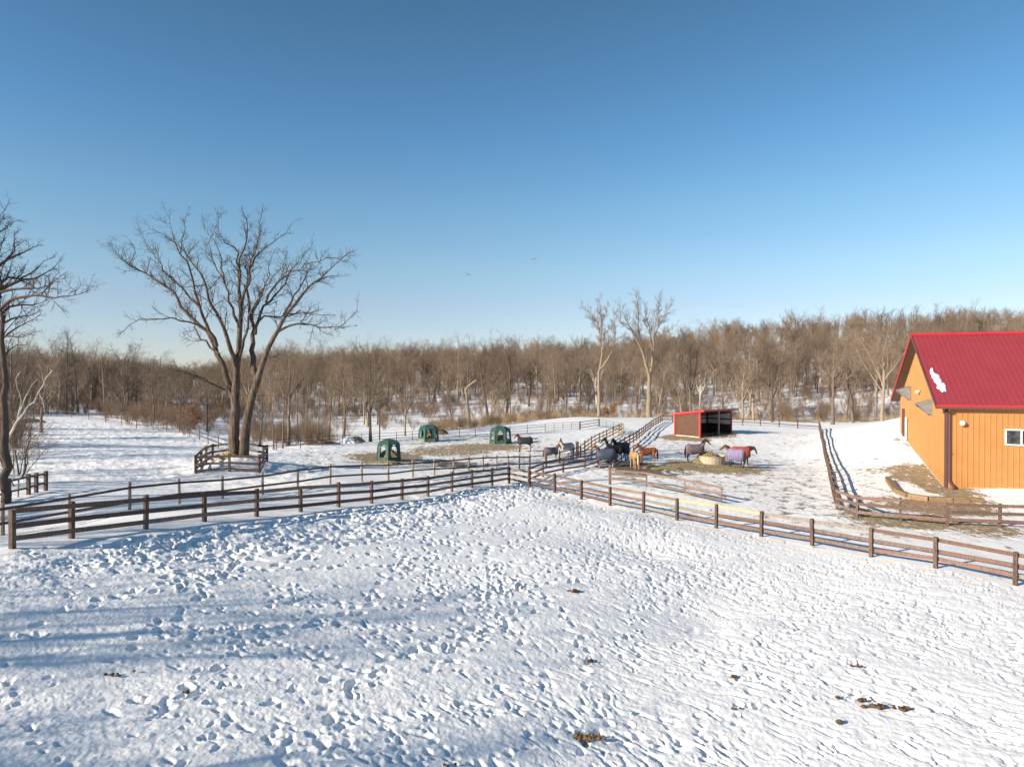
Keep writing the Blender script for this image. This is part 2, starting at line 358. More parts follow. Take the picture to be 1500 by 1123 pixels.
# worn patches: hay, mud, specks
hay = np.zeros((NR, NC)); mud = np.zeros((NR, NC)); spk = np.zeros((NR, NC))
wob = 1 + .45*fbm(XX*.7, YY*.7, 131, 3) 
def patch(arr, x0, x1, y0, y1, s, Z=0):
    a = G((x0+x1)/2, y1, Z); b = G((x0+x1)/2, y0, Z); cy = (a.y+b.y)/2; ry = (b.y-a.y)/2
    cxx = ((x0+x1)/2-750)/1000*cy; rx = (x1-x0)/2000*cy
    d = np.sqrt(((XX-cxx)/rx)**2 + ((YY-cy)/ry)**2)*wob
    np.maximum(arr, s*np.clip((1.25-d)/.6, 0, 1), out=arr)
for a in ((520, 625, 661, 689, 1), (585, 720, 655, 669, .8), (650, 775, 649, 661, .95), (540, 700, 676, 692, .55), (945, 1122, 675, 696, 1), (1000, 1090, 672, 688, 1), (885, 985, 672, 697, .6), (962, 1040, 635.5, 645.5, 1), (1010, 1085, 632, 643, .7), (720, 800, 630.5, 633, .2)): patch(hay, *a)
for a in ((1320, 1398, 690, 728, 1), (1320, 1390, 678, 700, .42), (1290, 1460, 722, 745, .95)): patch(hay, *a, Z=.5)
for a in ((1235, 1340, 741, 772, .9), (1280, 1420, 748, 778, .9), (1370, 1500, 756, 790, .8), (1262, 1380, 728, 750, .7)): patch(hay, *a, Z=.1)
for a in ((625, 720, 676, 691, .75), (880, 985, 674, 702, .9), (1100, 1260, 715, 765, .32), (940, 1010, 680, 698, .6), (1060, 1115, 675, 688, .4), (1010, 1075, 634, 642, .6)): patch(mud, *a)
for a in ((560, 860, 632, 700, .55), (860, 1230, 640, 770, .5), (1100, 1500, 720, 800, .28), (1080, 1200, 626, 660, .3)): patch(spk, *a)
patch(spk, 380, 640, 655, 690, .35, .6)
spk *= (1-padf)
for nm, arr in (('hay', hay*(1-padf)), ('mud', mud*(1-padf)), ('spk', spk)):
    at = gme.attributes.new(nm, 'FLOAT', 'POINT'); at.data.foreach_set('value', arr.reshape(-1).astype(np.float32))
m, nt, b = new_mat('trodden snow')
def attr(nm):
    a = nt.nodes.new('ShaderNodeAttribute'); a.attribute_name = nm; return a.outputs['Fac']
sn = mixc(nt, ramp(nt, noise(nt, .35, 4), .35, .65), (.88, .87, .85), (.83, .825, .815))
fine = noise(nt, 7, 5, 'Object', None, .7)
fib = noise(nt, 9, 4, 'Object', (1, .45, 1), .7)
haycol = mixc(nt, ramp(nt, fib, .38, .6), (.41, .30, .155), (.18, .125, .065))
hm = mathn(nt, 'ADD', attr('hay'), mathn(nt, 'MULTIPLY', mathn(nt, 'SUBTRACT', noise(nt, 3.4, 6, 'Object', (1, .4, 1), .78), .5), 3.6))
hm = mathn(nt, 'MULTIPLY', ramp(nt, hm, .46, .66), ramp(nt, attr('hay'), .02, .12))
mm = mathn(nt, 'ADD', attr('mud'), mathn(nt, 'MULTIPLY', mathn(nt, 'SUBTRACT', noise(nt, 1.3, 6, 'Object', (1, .5, 1), .75), .5), 3.0))
mm = mathn(nt, 'MULTIPLY', ramp(nt, mm, .45, .7), ramp(nt, attr('mud'), .02, .12))
sm = mathn(nt, 'ADD', attr('spk'), mathn(nt, 'MULTIPLY', mathn(nt, 'SUBTRACT', noise(nt, 1.5, 5, 'Object', (1, .7, 1), .72), .5), 5.2))
sm = mathn(nt, 'MULTIPLY', ramp(nt, sm, .70, .98), ramp(nt, attr('spk'), .02, .12))
tint = mathn(nt, 'MULTIPLY', ramp(nt, attr('spk'), 0, .6), .5)
col = mixc(nt, tint, sn, (.80, .76, .70))
col = mixc(nt, mathn(nt, 'MULTIPLY', sm, .85), col, (.21, .145, .095))
col = mixc(nt, mathn(nt, 'MULTIPLY', hm, .95), col, haycol)
col = mixc(nt, mathn(nt, 'MULTIPLY', mm, .9), col, (.10, .07, .05))
nt.links.new(col, b.inputs['Base Color']); b.inputs['Roughness'].default_value = .75; b.inputs['Specular IOR Level'].default_value = .25
bp = N(nt, 'ShaderNodeBump', Strength=.5, Distance=.035)
bsum = mathn(nt, 'ADD', mathn(nt, 'ADD', fine, mathn(nt, 'MULTIPLY', mathn(nt, 'MULTIPLY', hm, fib), 3.0)), mathn(nt, 'MULTIPLY', noise(nt, 19, 2), .3))
nt.links.new(bsum, bp.inputs['Height']); nt.links.new(bp.outputs[0], b.inputs['Normal'])
ground = link('snow_ground', gme, None, m); tag(ground, 'snow covered ground of the paddocks and pasture', None, None, 'structure')
# ------------------------------------------------------------------ fences
def resample(pts, sp=2.44):
    L = [0]
    for a, b in zip(pts, pts[1:]): L.append(L[-1]+math.hypot(b.x-a.x, b.y-a.y))
    k = max(1, round(L[-1]/sp)); out = []
    for i in range(k+1):
        t = L[-1]*i/k; j = 0
        while j < len(L)-2 and L[j+1] < t: j += 1
        f = (t-L[j])/max(1e-6, L[j+1]-L[j]); out.append(pts[j].lerp(pts[j+1], f))
    return out
def fence(name, label, pts, hs, post='post', rails=('rail',), ph=1.2, pw=.12, bh=.14, bt=.035, rnd=False, group=None, cat='fence', offs=-1, posts=True, jitter=.02, sides=None, skip=(), over=None, span=2):
    base = on(pts[0])
    root = empty(name, base); tag(root, label, cat, group)
    q = [on(p) for p in pts]
    jit = [nrs.randn(len(hs))*jitter for _ in q]
    lean = [Vector((nrs.randn()*.015, nrs.randn()*.015, 0)) for _ in q]
    for i, p in enumerate(q):
        if not posts: break
        mb = MB(); h = ph + nrs.randn()*.025
        a = p-base+Vector((0, 0, -.35)); t = p-base+Vector((0, 0, h))+lean[i]
        if rnd: mb.tube([a, a.lerp(t, .5), t], [pw*.52, pw*.5, pw*.47], 8)
        else:
            d = (q[min(i+1, len(q)-1)]-q[max(i-1, 0)]); d.z = 0
            mb.beam(a, t, pw, pw, up=d)
        mb.build('post', M[post if isinstance(post, str) else post[i % len(post)]], root)
    for r, hz in enumerate(hs):
        i = 0
        first = True
        while i < len(q)-1:
            j = min(len(q)-1, i+(1 if (first and r % 2) else span)); first = False
            if (i, r) in skip: i = j; continue
            mb = MB()
            for k in range(i, j):
                d = q[k+1]-q[k]; sd = Vector((d.y, -d.x, 0)).normalized()*((pw/2+bt/2)*offs*-1)
                a = q[k]-base+Vector((0, 0, hz+jit[k][r]))+sd; c = q[k+1]-base+Vector((0, 0, hz+jit[k+1][r]))+sd
                e = (c-a).normalized()*(.004 if k == i else 0); e2 = (c-a).normalized()*(.004 if k == j-1 else 0)
                if bh < .06: mb.tube([a, c], bh/2, 6)
                else: mb.beam(a+e, c-e2, bt, bh)
            key = rails[(r*5+i*3+(i//2)) % len(rails)]
            if over and (i, r) in over: key = over[(i, r)]
            mb.build('rail', M[key], root)
            i = j
    return root
fence('board_fence', 'weathered three board fence along the left side of the near snowy paddock', F1, (.3, .66, 1.05), 'post', ('rail', 'rail', 'rail_dark'), 1.17, .13, .15)
fence('board_fence', 'three board fence with a fresh yellow top board, along the right of the near paddock', F2[:], (.28, .64, 1.03), 'post', ('rail', 'rail_red', 'rail_grey', 'rail_red'), 1.15, .13, .14, offs=1,
      over={(6, 2): 'rail_new', (7, 2): 'rail_new', (0, 2): 'rail', (2, 2): 'rail', (4, 2): 'rail', (8, 2): 'rail_grey', (9, 2): 'rail_grey', (0, 1): 'rail', (10, 2): 'rail_red', (12, 2): 'rail_red'})
fence('board_fence', 'brown lane fence climbing past the horses from the paddock corner to the far crest', resample(F3, 2.9), (.28, .62, 1.0), 'post', ('rail_dark', 'rail'), 1.13, .13, .13)
fence('rail_fence', 'two dark rails on pale grey round posts, behind the near left fence', F4, (.45, 1.0), 'post_grey', ('rail_dark',), 1.2, .14, .10, .05, True, jitter=.03)
fence('board_fence', 'brown board fence curving round below the orange barn', resample(F8c, 2.44)[:-1]+F8b, (.3, .68, 1.06), 'post', ('rail', 'rail_red', 'rail_red'), 1.18, .12, .15)
fence('board_fence', 'dark two board fence across the crest behind the red shed', F9, (.45, 1.0), 'rail_dark', ('rail_dark',), 1.12, .12, .12)
fence('wire_fence', 'thin dark post and rail fence behind the green hay huts', F7, (.35, .72, 1.05), 'wire', ('wire',), 1.12, .07, .05, .04, True)
fence('wire_fence', 'thin post and rail fence curving along the foot of the wood on the left', F12, (.5, 1.0), 'rail_dark', ('rail_dark',), 1.25, .09, .06, .04, True)
# little picket run at the left edge
r_ = fence('picket_fence', 'dark picket fence beside the big tree at the left edge', F13, (.35, .85), 'rail_dark', ('rail_dark',), 1.0, .14, .09)
pk = resample(F13, .62); b0 = r_.location
for p in pk[1:]:
    mb = MB(); q = on(p)-b0; mb.beam(q+Vector((0, .06, -.1)), q+Vector((nrs.randn()*.02, .06, .86+nrs.rand()*.12)), .06, .03); mb.build('picket', M['rail'], r_)
# oak enclosure
def enc():
    a, b, c, d = ENC
    pts = [a, a.lerp(b, .53), b, b.lerp(c, .5), c, c.lerp(d, .5), d, d.lerp(a, .4), d.lerp(a, .7), a]
    pts = [Vector(p) for p in pts]; pts[-1] = a
    return fence('board_fence', 'square brown board enclosure round the foot of the big bare oak', pts, (.22, .62, 1.05), 'post', ('rail_dark', 'rail'), 1.2, .13, .15, offs=-1)
enc()
# corral panels
def panel(label, a, b, mat, ups=4, bars=(.2, .5, .8, 1.1), name='corral_gate', cat='gate', ph=1.18, r=.025):
    a = on(a); b = on(b); root = empty(name, a); tag(root, label, cat)
    for h in bars:
        mb = MB(); mb.tube([Vector((0, 0, h)), b-a+Vector((0, 0, h))], r, 6); mb.build('bar', M[mat], root)
    for i in range(ups+1):
        p = (b-a)*(i/ups); mb = MB(); mb.tube([p+Vector((0, 0, bars[0] if 0 < i < ups else -.1)), p+Vector((0, 0, bars[-1]+.02))], r*1.25, 6); mb.build('upright', M[mat], root)
    return root
C1, C2, C3, C4, C5 = G(798.6, 632.4), G(849.6, 629.8), G(877.6, 626), G(910.4, 631.6), G(851.2, 667.6)
panel('faded red pipe gate in the far corral line', C1, C2, 'pipe_pink', 4)
fence('rail_fence', 'short dark two rail fence between the faded red gate and the green gate', resample([C2, C3], 4), (.3, .68, 1.05), 'rail_dark', ('rail_dark',), 1.2, .14, .09)
panel('green pipe gate at the far end of the corral', C3, C4, 'pipe_green', 3, (.15, .35, .55, .8, 1.1))
fence('rail_fence', 'tan posted rail fence running from the green gate toward the horses', resample([C5, G(868, 654.5), C4], 2.6), (.3, .68, 1.06), ('post_tan', 'post'), ('rail', 'rail_red'), 1.2, .13, .1)
mb = MB(); q = on(C5); mb.beam(Vector((0, 0, -.2)), Vector((0, 0, 1.35)), .28, .28); o = mb.build('gate_post', M['post'], None); o.location = q+Vector((-.35, .1, 0)); tag(o, 'stout dark brown gate post beside the grey horse', 'post')
panel('yellow pipe gate standing in the tan rail fence', G(900, 637.5)+Vector((.5, 0, 0)), G(908, 633)+Vector((.5, 0, 0)), 'pipe_yellow', 1, (.2, .65, 1.1), r=.05)
panel('low purple pipe gate beyond the lane fence, near the stout gate post', G(832, 680), G(867, 672), 'pipe_purple', 3, (.15, .4, .65, .9), r=.04)
fence('rail_fence', 'thin brown rail fence between the hay hut field and the stout gate post', [G(776, 686), G(800, 682.5), G(820, 678), G(839.6, 672.5), G(850, 669)], (.4, .95), 'rail_dark', ('rail',), 1.05, .09, .08)
# open gate inside the right fence
gp = [on(p) for p in F10]
g_ = empty('wooden_gate', gp[0]); tag(g_, 'long brown wooden gate standing open behind the right fence, ending in mid pasture', 'gate')
for i, p in enumerate(gp):
    mb = MB(); mb.beam(p-gp[0]+Vector((0, 0, .05 if i else -.3)), p-gp[0]+Vector((0, 0, 1.28 if i == 0 else 1.0)), .14 if i == 0 else .09, .14 if i == 0 else .06, up=(1, -.6, 0)); mb.build('post', M['post' if i == 0 else 'rail'], g_)
for i in range(3):
    for hz in ((.42, .98, .75) if i == 0 else (.3, .95) if i == 1 else (.22, .58, .95)):
        mb = MB(); mb.beam(gp[i]-gp[0]+Vector((0, -.06, hz)), gp[i+1]-gp[0]+Vector((0, -.06, hz)), .04, .14); mb.build('rail', M['rail'], g_)

# ------------------------------------------------------------------ barn
def colmat(name, c, rough, metal=0, spec=.4, var=.08, sc=1.2, bump=0):
    return simple(name, c, tuple(v*(1-var) for v in c), sc, rough, None, bump, 0, metal, spec)
m_sid = colmat('orange steel siding', (.47, .222, .070), .5, 0, .35, .1)
m_roof = colmat('red steel roofing', (.29, .04, .052), .36, 0, .55, .1)
m_trim = colmat('brown trim', (.13, .062, .055), .5)
m_soff = colmat('brown soffit', (.12, .07, .045), .6)
m_red = colmat('bright red trim', (.55, .03, .035), .4)
m_galv = simple('galvanised sheet', (.34, .34, .335), (.26, .26, .26), 4, .35, None, 0, 0, .35, .5)
m_white = colmat('white frame', (.82, .80, .76), .5)
m_base = colmat('pale base trim', (.70, .62, .50), .6)
m_glass, nt, b = new_mat('window glass'); b.inputs['Base Color'].default_value = (.02, .024, .03, 1); b.inputs['Roughness'].default_value = .06
nt.links.new(mixc(nt, ramp(nt, noise(nt, 2.2, 4), .45, .62), (.018, .02, .028), (.07, .08, .085)), b.inputs['Base Color'])
m_lamp = colmat('white lamp housing', (.78, .76, .74), .3)
O = Vector((BC0.x, BC0.y, BC0.z)); BL = 34.0
def bp_(s, t, z): return BR*s + BG*t + Vector((0, 0, z))
zE = P(1385, 589.5, 43.0).z - O.z           # eave height
barn = empty('barn', O); tag(barn, 'orange steel barn with a red ribbed metal roof', 'barn')
o1, o2 = .34, .62
tR = BW/2
# ridge height so that the apex lands where the photo shows it
apx = O + bp_(-o2, tR, 0); zR = (P(1336, 492, apx.y).z - O.z)
slope = (zR-zE)/(tR)
def wall_ribbed(a, b, zb, zt_fn, nrm, pitch=.3048, dep=.03):
    mb = MB(); L = (b-a).length; d = (b-a)/L; prof = []
    k = int(L/pitch); s = 0
    for i in range(k+1):
        s = i*pitch
        for ds, e in ((0, 0), (.205, 0), (.225, dep), (.262, dep), (.282, 0)):
            if s+ds <= L: prof.append((s+ds, e))
    prof.append((L, 0))
    vs = []
    for s, e in prof:
        p = a+d*s+nrm*e
        vs += [p+Vector((0, 0, zb(s) if callable(zb) else zb)), p+Vector((0, 0, zt_fn(s)))]
    fs = [(2*i, 2*i+2, 2*i+3, 2*i+1) for i in range(len(prof)-1)]
    mb.add(vs, fs); return mb
GR = lambda s: zg(O.x+BG.x*s, O.y+BG.y*s)-O.z-.3
mb = wall_ribbed(bp_(0, 0, 0), bp_(0, BW, 0), -.6, lambda s: zE + slope*min(s, BW-s) - .02, -BR)
mb.build('gable_wall', m_sid, barn)
mb = wall_ribbed(bp_(0, 0, 0), bp_(BL, 0, 0), -.6, lambda s: zE-.02, -BG); mb.build('front_wall', m_sid, barn)
mb = MB(); mb.add([bp_(0, BW, -.6), bp_(BL, BW, -.6), bp_(BL, BW, zE), bp_(0, BW, zE)], [(0, 1, 2, 3)])
mb.add([bp_(BL, 0, -.6), bp_(BL, BW, -.6), bp_(BL, BW, zE), bp_(BL, BW/2, zR), bp_(BL, 0, zE)], [(0, 1, 2, 3, 4)]); mb.build('rear_wall', m_sid, barn)
# roof: two ribbed slopes with thickness
def roof(side):
    mb = MB(); prof = []; s = -o2
    while s < BL+.5:
        for ds, e in ((0, 0), (.2, 0), (.222, .03), (.258, .03), (.28, 0)): prof.append((s+ds, e))
        s += .3048
    sg = 1 if side == 0 else -1
    t0 = -o1 if side == 0 else BW+o1
    z0 = zE - slope*o1 + .12; z1 = zR + .12
    vs = []
    for s, e in prof: vs += [bp_(s, t0, z0+e), bp_(s, tR, z1+e), bp_(s, t0, z0-.1), bp_(s, tR, z1-.1)]
    fs = []
    for i in range(len(prof)-1):
        a = 4*i; fs += [(a, a+4, a+5, a+1), (a+2, a+3, a+7, a+6), (a, a+2, a+6, a+4)]
    n_ = len(prof)-1; fs += [(0, 1, 3, 2), (4*n_, 4*n_+2, 4*n_+3, 4*n_+1)]
    mb.add(vs, fs); return mb.build('roof', m_roof, barn)
rf = roof(0); roof(1)
mb = MB(); w = .22
mb.add([bp_(-o2-.02, tR-w, zR+.165-w*slope), bp_(BL+.5, tR-w, zR+.165-w*slope), bp_(BL+.5, tR, zR+.19), bp_(-o2-.02, tR, zR+.19), bp_(-o2-.02, tR+w, zR+.165-w*slope), bp_(BL+.5, tR+w, zR+.165-w*slope)], [(0, 1, 2, 3), (3, 2, 5, 4)])
mb.build('ridge_cap', m_red, barn)
# rake fascia, soffit of the gable overhang
for sd in (0, 1):
    T = (lambda t: t) if sd == 0 else (lambda t: BW-t)
    mb = MB(); za = zE-slope*o1
    mb.add([bp_(-o2-.025, T(-o1), za-.14), bp_(-o2-.025, T(tR), zR-.14), bp_(-o2-.025, T(tR), zR+.17), bp_(-o2-.025, T(-o1), za+.17)], [(0, 1, 2, 3)])
    mb.add([bp_(-o2-.004, T(-o1), za-.14), bp_(-o2-.004, T(tR), zR-.14), bp_(-o2-.004, T(tR), zR+.17), bp_(-o2-.004, T(-o1), za+.17)], [(3, 2, 1, 0)])
    mb.build('rake_trim', m_trim if sd == 0 else m_red, barn)
    mb = MB(); mb.add([bp_(-o2, T(-o1), za-.12), bp_(0, T(-o1), za-.12), bp_(0, T(tR), zR-.12), bp_(-o2, T(tR), zR-.12)], [(0, 1, 2, 3)]); mb.build('soffit', m_soff, barn)
zf = zE-slope*o1
mb = MB(); mb.add([bp_(-o2, -o1-.012, zf-.10), bp_(BL, -o1-.012, zf-.10), bp_(BL, -o1-.012, zf+.115), bp_(-o2, -o1-.012, zf+.115)], [(0, 1, 2, 3)]); mb.build('fascia', m_red, barn)
mb = MB(); mb.beam(bp_(-o2, -o1-.09, zf-.06), bp_(BL, -o1-.09, zf-.06), .13, .13); mb.build('gutter', m_trim, barn)
mb = MB(); mb.add([bp_(-o2, -o1, zf-.11), bp_(BL, -o1, zf-.11), bp_(BL, -.0, zf-.11), bp_(-o2, 0, zf-.11)], [(0, 1, 2, 3)]); mb.build('soffit', m_soff, barn)
# corner post trim + downspout
mb = MB(); mb.beam(bp_(-.035, .04, -.6), bp_(-.035, .04, zE-.05), .05, .10, up=BG); mb.beam(bp_(.04, -.035, -.6), bp_(.04, -.035, zE-.05), .10, .05, up=-BG); mb.build('corner_trim', m_trim, barn)
mb = MB()
mb.tube([bp_(.1, -o1-.09, zf-.1), bp_(.12, -o1-.05, zf-.22), bp_(.17, -.12, zf-.42), bp_(.17, -.11, zf-.6), bp_(.17, -.11, .55), bp_(.19, -.18, .38), bp_(.30, -.55, .12), bp_(.3, -.62, .02)], .07, 8); 
ds = mb.build('downspout', m_trim, barn)
mb = MB(); mb.box(bp_(.17, -.09, 2.2), (.24, .1, .06), 0, -TH); mb.build('strap', m_trim, ds)
# pale grade trim along gable foot
mb = MB(); k = 16
vs = []
for i in range(k+1):
    t = BW*i/k; gz = GR(t)+.3; vs += [bp_(-.05, t, gz-.3), bp_(-.05, t, gz+.06)]
mb.add(vs, [(2*i, 2*i+1, 2*i+3, 2*i+2) for i in range(k)]); mb.build('base_trim', m_base, barn)
# fan hoods on the gable wall
def hood(pxn, pyt, pyb, w, d):
    t = tg(pxn)+w/2; c = O+bp_(0, t, 0); zt_ = P(pxn, pyt, c.y).z-O.z; zb_ = P(pxn, pyb, c.y).z-O.z; a = w/2; h = zt_-zb_
    mb = MB(); p = lambda s, tt, zz: bp_(-.035-s, t+tt, zz)
    vs = [p(0, -a, zt_), p(0, a, zt_), p(d, -a, zt_-.28*h), p(d, a, zt_-.28*h), p(0, -a, zb_), p(0, a, zb_), p(d, -a, zt_-.36*h), p(d, a, zt_-.36*h)]
    mb.add(vs, [(0, 2, 3, 1), (2, 6, 7, 3), (0, 4, 6, 2), (1, 3, 7, 5)])
    o = mb.build('fan_hood', m_galv, barn)
    md = o.modifiers.new('solid', 'SOLIDIFY'); md.thickness = .03
    mb = MB(); mb.beam(vs[6], vs[4], .06, .06); mb.beam(vs[7], vs[5], .05, .05); mb.build('hood_rim', m_galv, o)
    mb = MB(); mb.add([p(.02, -a+.02, zb_), p(.02, a-.02, zb_), p(.02, a-.02, zt_-.02), p(.02, -a+.02, zt_-.02)], [(0, 1, 2, 3)]); mb.build('fan_opening', m_soff, o)
def tg(px):  # distance along the gable wall seen at this pixel column
    u = (px-750)/1000; return (u*O.y-O.x)/(BG.x-u*BG.y)
hood(1367, 585, 608, 1.0, .82); hood(1335, 565.5, 585.5, 1.0, .8)
def wall_lamp(name, pos, out, big):
    mb = MB(); mb.tube([pos, pos+out*.12, pos+out*.24+Vector((0, 0, -.05)), pos+out*.30+Vector((0, 0, -.09))], [.09*big, .13*big, .13*big, .06*big], 10); return mb.build(name, m_lamp, barn, True)
t_ = tg(1348.5); wall_lamp('wall_lamp', bp_(-.03, t_, P(1347, 573, (O+bp_(0, t_, 0)).y).z-O.z), -BR, .75)
def sf(px): u = (px-750)/1000; return (u*O.y-O.x)/(BR.x-u*BR.y)
s_ = sf(1409); wall_lamp('wall_lamp', bp_(s_, -.03, P(1408, 619, (O+bp_(s_, 0, 0)).y).z-O.z), -BG, 1.25)
# window on the front wall
s0 = sf(1472); cD = (O+bp_(s0, 0, 0)).y; zt = P(1472, 628, cD).z-O.z; zb = P(1472, 652, cD).z-O.z; ww = 1.72
win = MB(); f = .085
for a, b_ in (((s0, zb+f/2), (s0+ww, zb+f/2)), ((s0, zt-f/2), (s0+ww, zt-f/2))): win.beam(bp_(a[0], -.06, a[1]), bp_(b_[0], -.06, b_[1]), .08, f)
for s in (s0+f/2, s0+ww/2, s0+ww-f/2): win.beam(bp_(s, -.062, zb+f), bp_(s, -.062, zt-f), f, .08, up=-BG)
wo = win.build('window', m_white, barn)
mb = MB(); mb.add([bp_(s0+.02, -.045, zb+.02), bp_(s0+ww-.02, -.045, zb+.02), bp_(s0+ww-.02, -.045, zt-.02), bp_(s0+.02, -.045, zt-.02)], [(0, 1, 2, 3)]); mb.build('pane', m_glass, wo)
# door and white pipe on the gable wall
ta, tb = tg(1323.5), tg(1325.8)
gz = GR((ta+tb)/2)+.3
zt_ = P(1324, 598.5, (O+bp_(0, (ta+tb)/2, 0)).y).z - O.z
mb = MB(); mb.beam(bp_(-.05, tb, (gz+zt_)/2), bp_(-.05, ta+.1, (gz+zt_)/2), .07, zt_-gz); do = mb.build('door', m_trim, barn)
mb = MB(); mb.box(bp_(-.13, tb+.15, gz+1.0), (.1, .05, .05)); mb.build('handle', m_galv, do)
tp = tg(1330); zp = P(1330, 611, (O+bp_(0, tp, 0)).y).z - O.z
mb = MB(); gzz = GR(tp)+.3; mb.tube([bp_(-.12, tp, zp), bp_(-.12, tp, gzz+.2), bp_(-.2, tp-.15, gzz-.1)], .075, 8); mb.build('vent_pipe', m_white, barn)
# snow patch left on the roof
bmv = MB(); rows = 30
def rp(s, t, e=.0): return bp_(s, t, zE-slope*0+slope*t+.12+e)
pr = np.random.RandomState(4)
def roof_at(px, py):
    # intersect pixel ray with the front roof plane
    d = P(px, py, 1.0)-Vector((0, 0, H)); o_ = Vector((0, 0, H))
    p0 = O+bp_(0, 0, zE+.12); n_ = (BR).cross(BG+Vector((0, 0, slope))).normalized()
    k = (p0-o_).dot(n_)/d.dot(n_); q = o_+d*k-O
    return q.dot(BR), q.dot(BG)
edge_l = [(1363, 541), (1362.5, 548), (1366.5, 555), (1370.5, 563), (1373, 570), (1378, 572), (1380.5, 575.5)]
edge_r = [(1366, 541), (1369, 547), (1374.5, 550), (1378.5, 556), (1381, 560), (1385, 566), (1385, 575.5)]
vs = []
for i in range(25):
    f_ = i/24*6; j = min(5, int(f_)); g = f_-j
    L_ = [np.array(edge_l[j])*(1-g)+np.array(edge_l[j+1])*g, np.array(edge_r[j])*(1-g)+np.array(edge_r[j+1])*g]
    L_[0][0] += pr.randn()*.8; L_[1][0] += pr.randn()*1.1
    a = roof_at(*L_[0]); b_ = roof_at(*L_[1])
    for q, e in ((0, .035), (.12, .085), (.5, .10), (.88, .085), (1, .035)):
        vs.append(rp(a[0]*(1-q)+b_[0]*q, a[1]*(1-q)+b_[1]*q, e))
bmv.add(vs, [(i*5+j, i*5+j+1, i*5+j+6, i*5+j+5) for i in range(24) for j in range(4)])
bmv.build('snow_patch', M['snow_lump'], None, True); o = bpy.data.objects['snow_patch']; o.location = O; tag(o, 'ragged patch of snow left on the red barn roof', 'snow patch')

# landscape timbers in front of the barn
tim = empty('timber_edging', on(G(1400, 733, .15))); tag(tim, 'low curved edging of tan landscape timbers below the barn corner', 'edging')
tp_ = [on(G(1300, 705, .55)), on(G(1312, 719, .4)), on(G(1330, 728, .25)), on(G(1360, 733, .18)), on(G(1395, 735, .15)), on(G(1420, 734, .2)), on(G(1441, 733, .25))]
m_tim = simple('tan timber', (.36, .245, .13), (.2, .13, .07), 3, .85, (1, 6, 6), .5, .2)
for lvl in range(2):
    for a, b_ in zip(tp_, tp_[1:]):
        mb = MB(); d = (b_-a).normalized()*.02
        mb.beam(a-tim.location+d+Vector((0, 0, .04+lvl*.185)), b_-tim.location-d+Vector((0, 0, .04+lvl*.185-(.1 if b_ is tp_[-1] else 0))), .3 if lvl else .26, .18); mb.build('timber', m_tim, tim)

# ------------------------------------------------------------------ red run-in shed
m_olive = simple('olive brown steel siding', (.15, .078, .05), (.12, .062, .042), 2, .5)
m_shred = colmat('red shed trim', (.62, .055, .05), .45)
m_shroof = colmat('red shed roof', (.34, .05, .06), .45)
m_dark = colmat('dark stained boards', (.045, .03, .026), .85, 0, .2, .3, 3)
m_pale = colmat('pale liner panel', (.55, .54, .52), .6)
SA = G(1025.4, 641.3); sd_ = Vector((-2.2, 3.2, 0)).normalized(); sw_ = Vector((sd_.y, -sd_.x, 0))
SA = on(SA); SDp, SW = 3.9, 5.95
shed = empty('run_in_shed', SA); tag(shed, 'red trimmed olive brown run-in shed with an open front', 'shed')
hF, hB = 3.2, 2.72
def sp_(w, d, z): return sw_*w + sd_*d + Vector((0, 0, z))
hz_ = lambda d: hF+(hB-hF)*d/SDp
def ribwall(a, b, h0, h1, nrm, mat, name, th=.04, pit=.23):
    L = (b-a).length; d = (b-a)/L; mb = MB(); k = int(L/pit); pr_ = []
    for i in range(k):
        s = i*L/k; pr_ += [(s, 0), (s+pit*.62, 0), (s+pit*.7, .03), (s+pit*.88, .03)]
    pr_.append((L, 0)); vs = []
    for s, e in pr_:
        z = h0+(h1-h0)*s/L; p = a+d*s
        vs += [p+nrm*e+Vector((0, 0, -.3)), p+nrm*e+Vector((0, 0, z)), p-nrm*th+Vector((0, 0, -.3)), p-nrm*th+Vector((0, 0, z))]
    fs = []
    for i in range(len(pr_)-1): fs += [(4*i, 4*i+4, 4*i+5, 4*i+1), (4*i+2, 4*i+3, 4*i+7, 4*i+6), (4*i+1, 4*i+5, 4*i+7, 4*i+3)]
    mb.add(vs, fs); return mb.build(name, mat, shed)
ribwall(sp_(0, 0, 0), sp_(0, SDp, 0), hF, hB, -sw_, m_olive, 'side_wall')
ribwall(sp_(SW, 0, 0), sp_(SW, SDp, 0), hF, hB, sw_, m_olive, 'side_wall')
ribwall(sp_(0, SDp, 0), sp_(SW, SDp, 0), hB, hB, sd_, m_olive, 'back_wall')
# liner: dark kick boards below, pale panel above, girts
def liner(a, b, nrm, ha, hb, nm):
    mb = MB(); e = nrm*.07
    mb.add([a+e, b+e, b+e+Vector((0, 0, 1.42)), a+e+Vector((0, 0, 1.42))], [(0, 1, 2, 3)]); mb.build('kick_board', m_dark, shed)
    mb = MB(); e = nrm*.055
    mb.add([a+e+Vector((0, 0, 1.42)), b+e+Vector((0, 0, 1.42)), b+e+Vector((0, 0, hb-.05)), a+e+Vector((0, 0, ha-.05))], [(0, 1, 2, 3)]); mb.build('liner_panel', m_pale, shed)
    mb = MB(); e = nrm*.11
    mb.beam(a+e+Vector((0, 0, 2.05)), b+e+Vector((0, 0, 2.05)), .06, .13); mb.beam(a+e+Vector((0, 0, ha-.25)), b+e+Vector((0, 0, hb-.25)), .06, .18); mb.build('girt', m_dark, shed)
liner(sp_(.02, SDp-.05, 0), sp_(SW-.02, SDp-.05, 0), -sd_, hB, hB, 'b')
liner(sp_(.05, .1, 0), sp_(.05, SDp-.1, 0), sw_, hF, hB, 'l')
liner(sp_(SW-.05, .1, 0), sp_(SW-.05, SDp-.1, 0), -sw_, hF, hB, 'r')
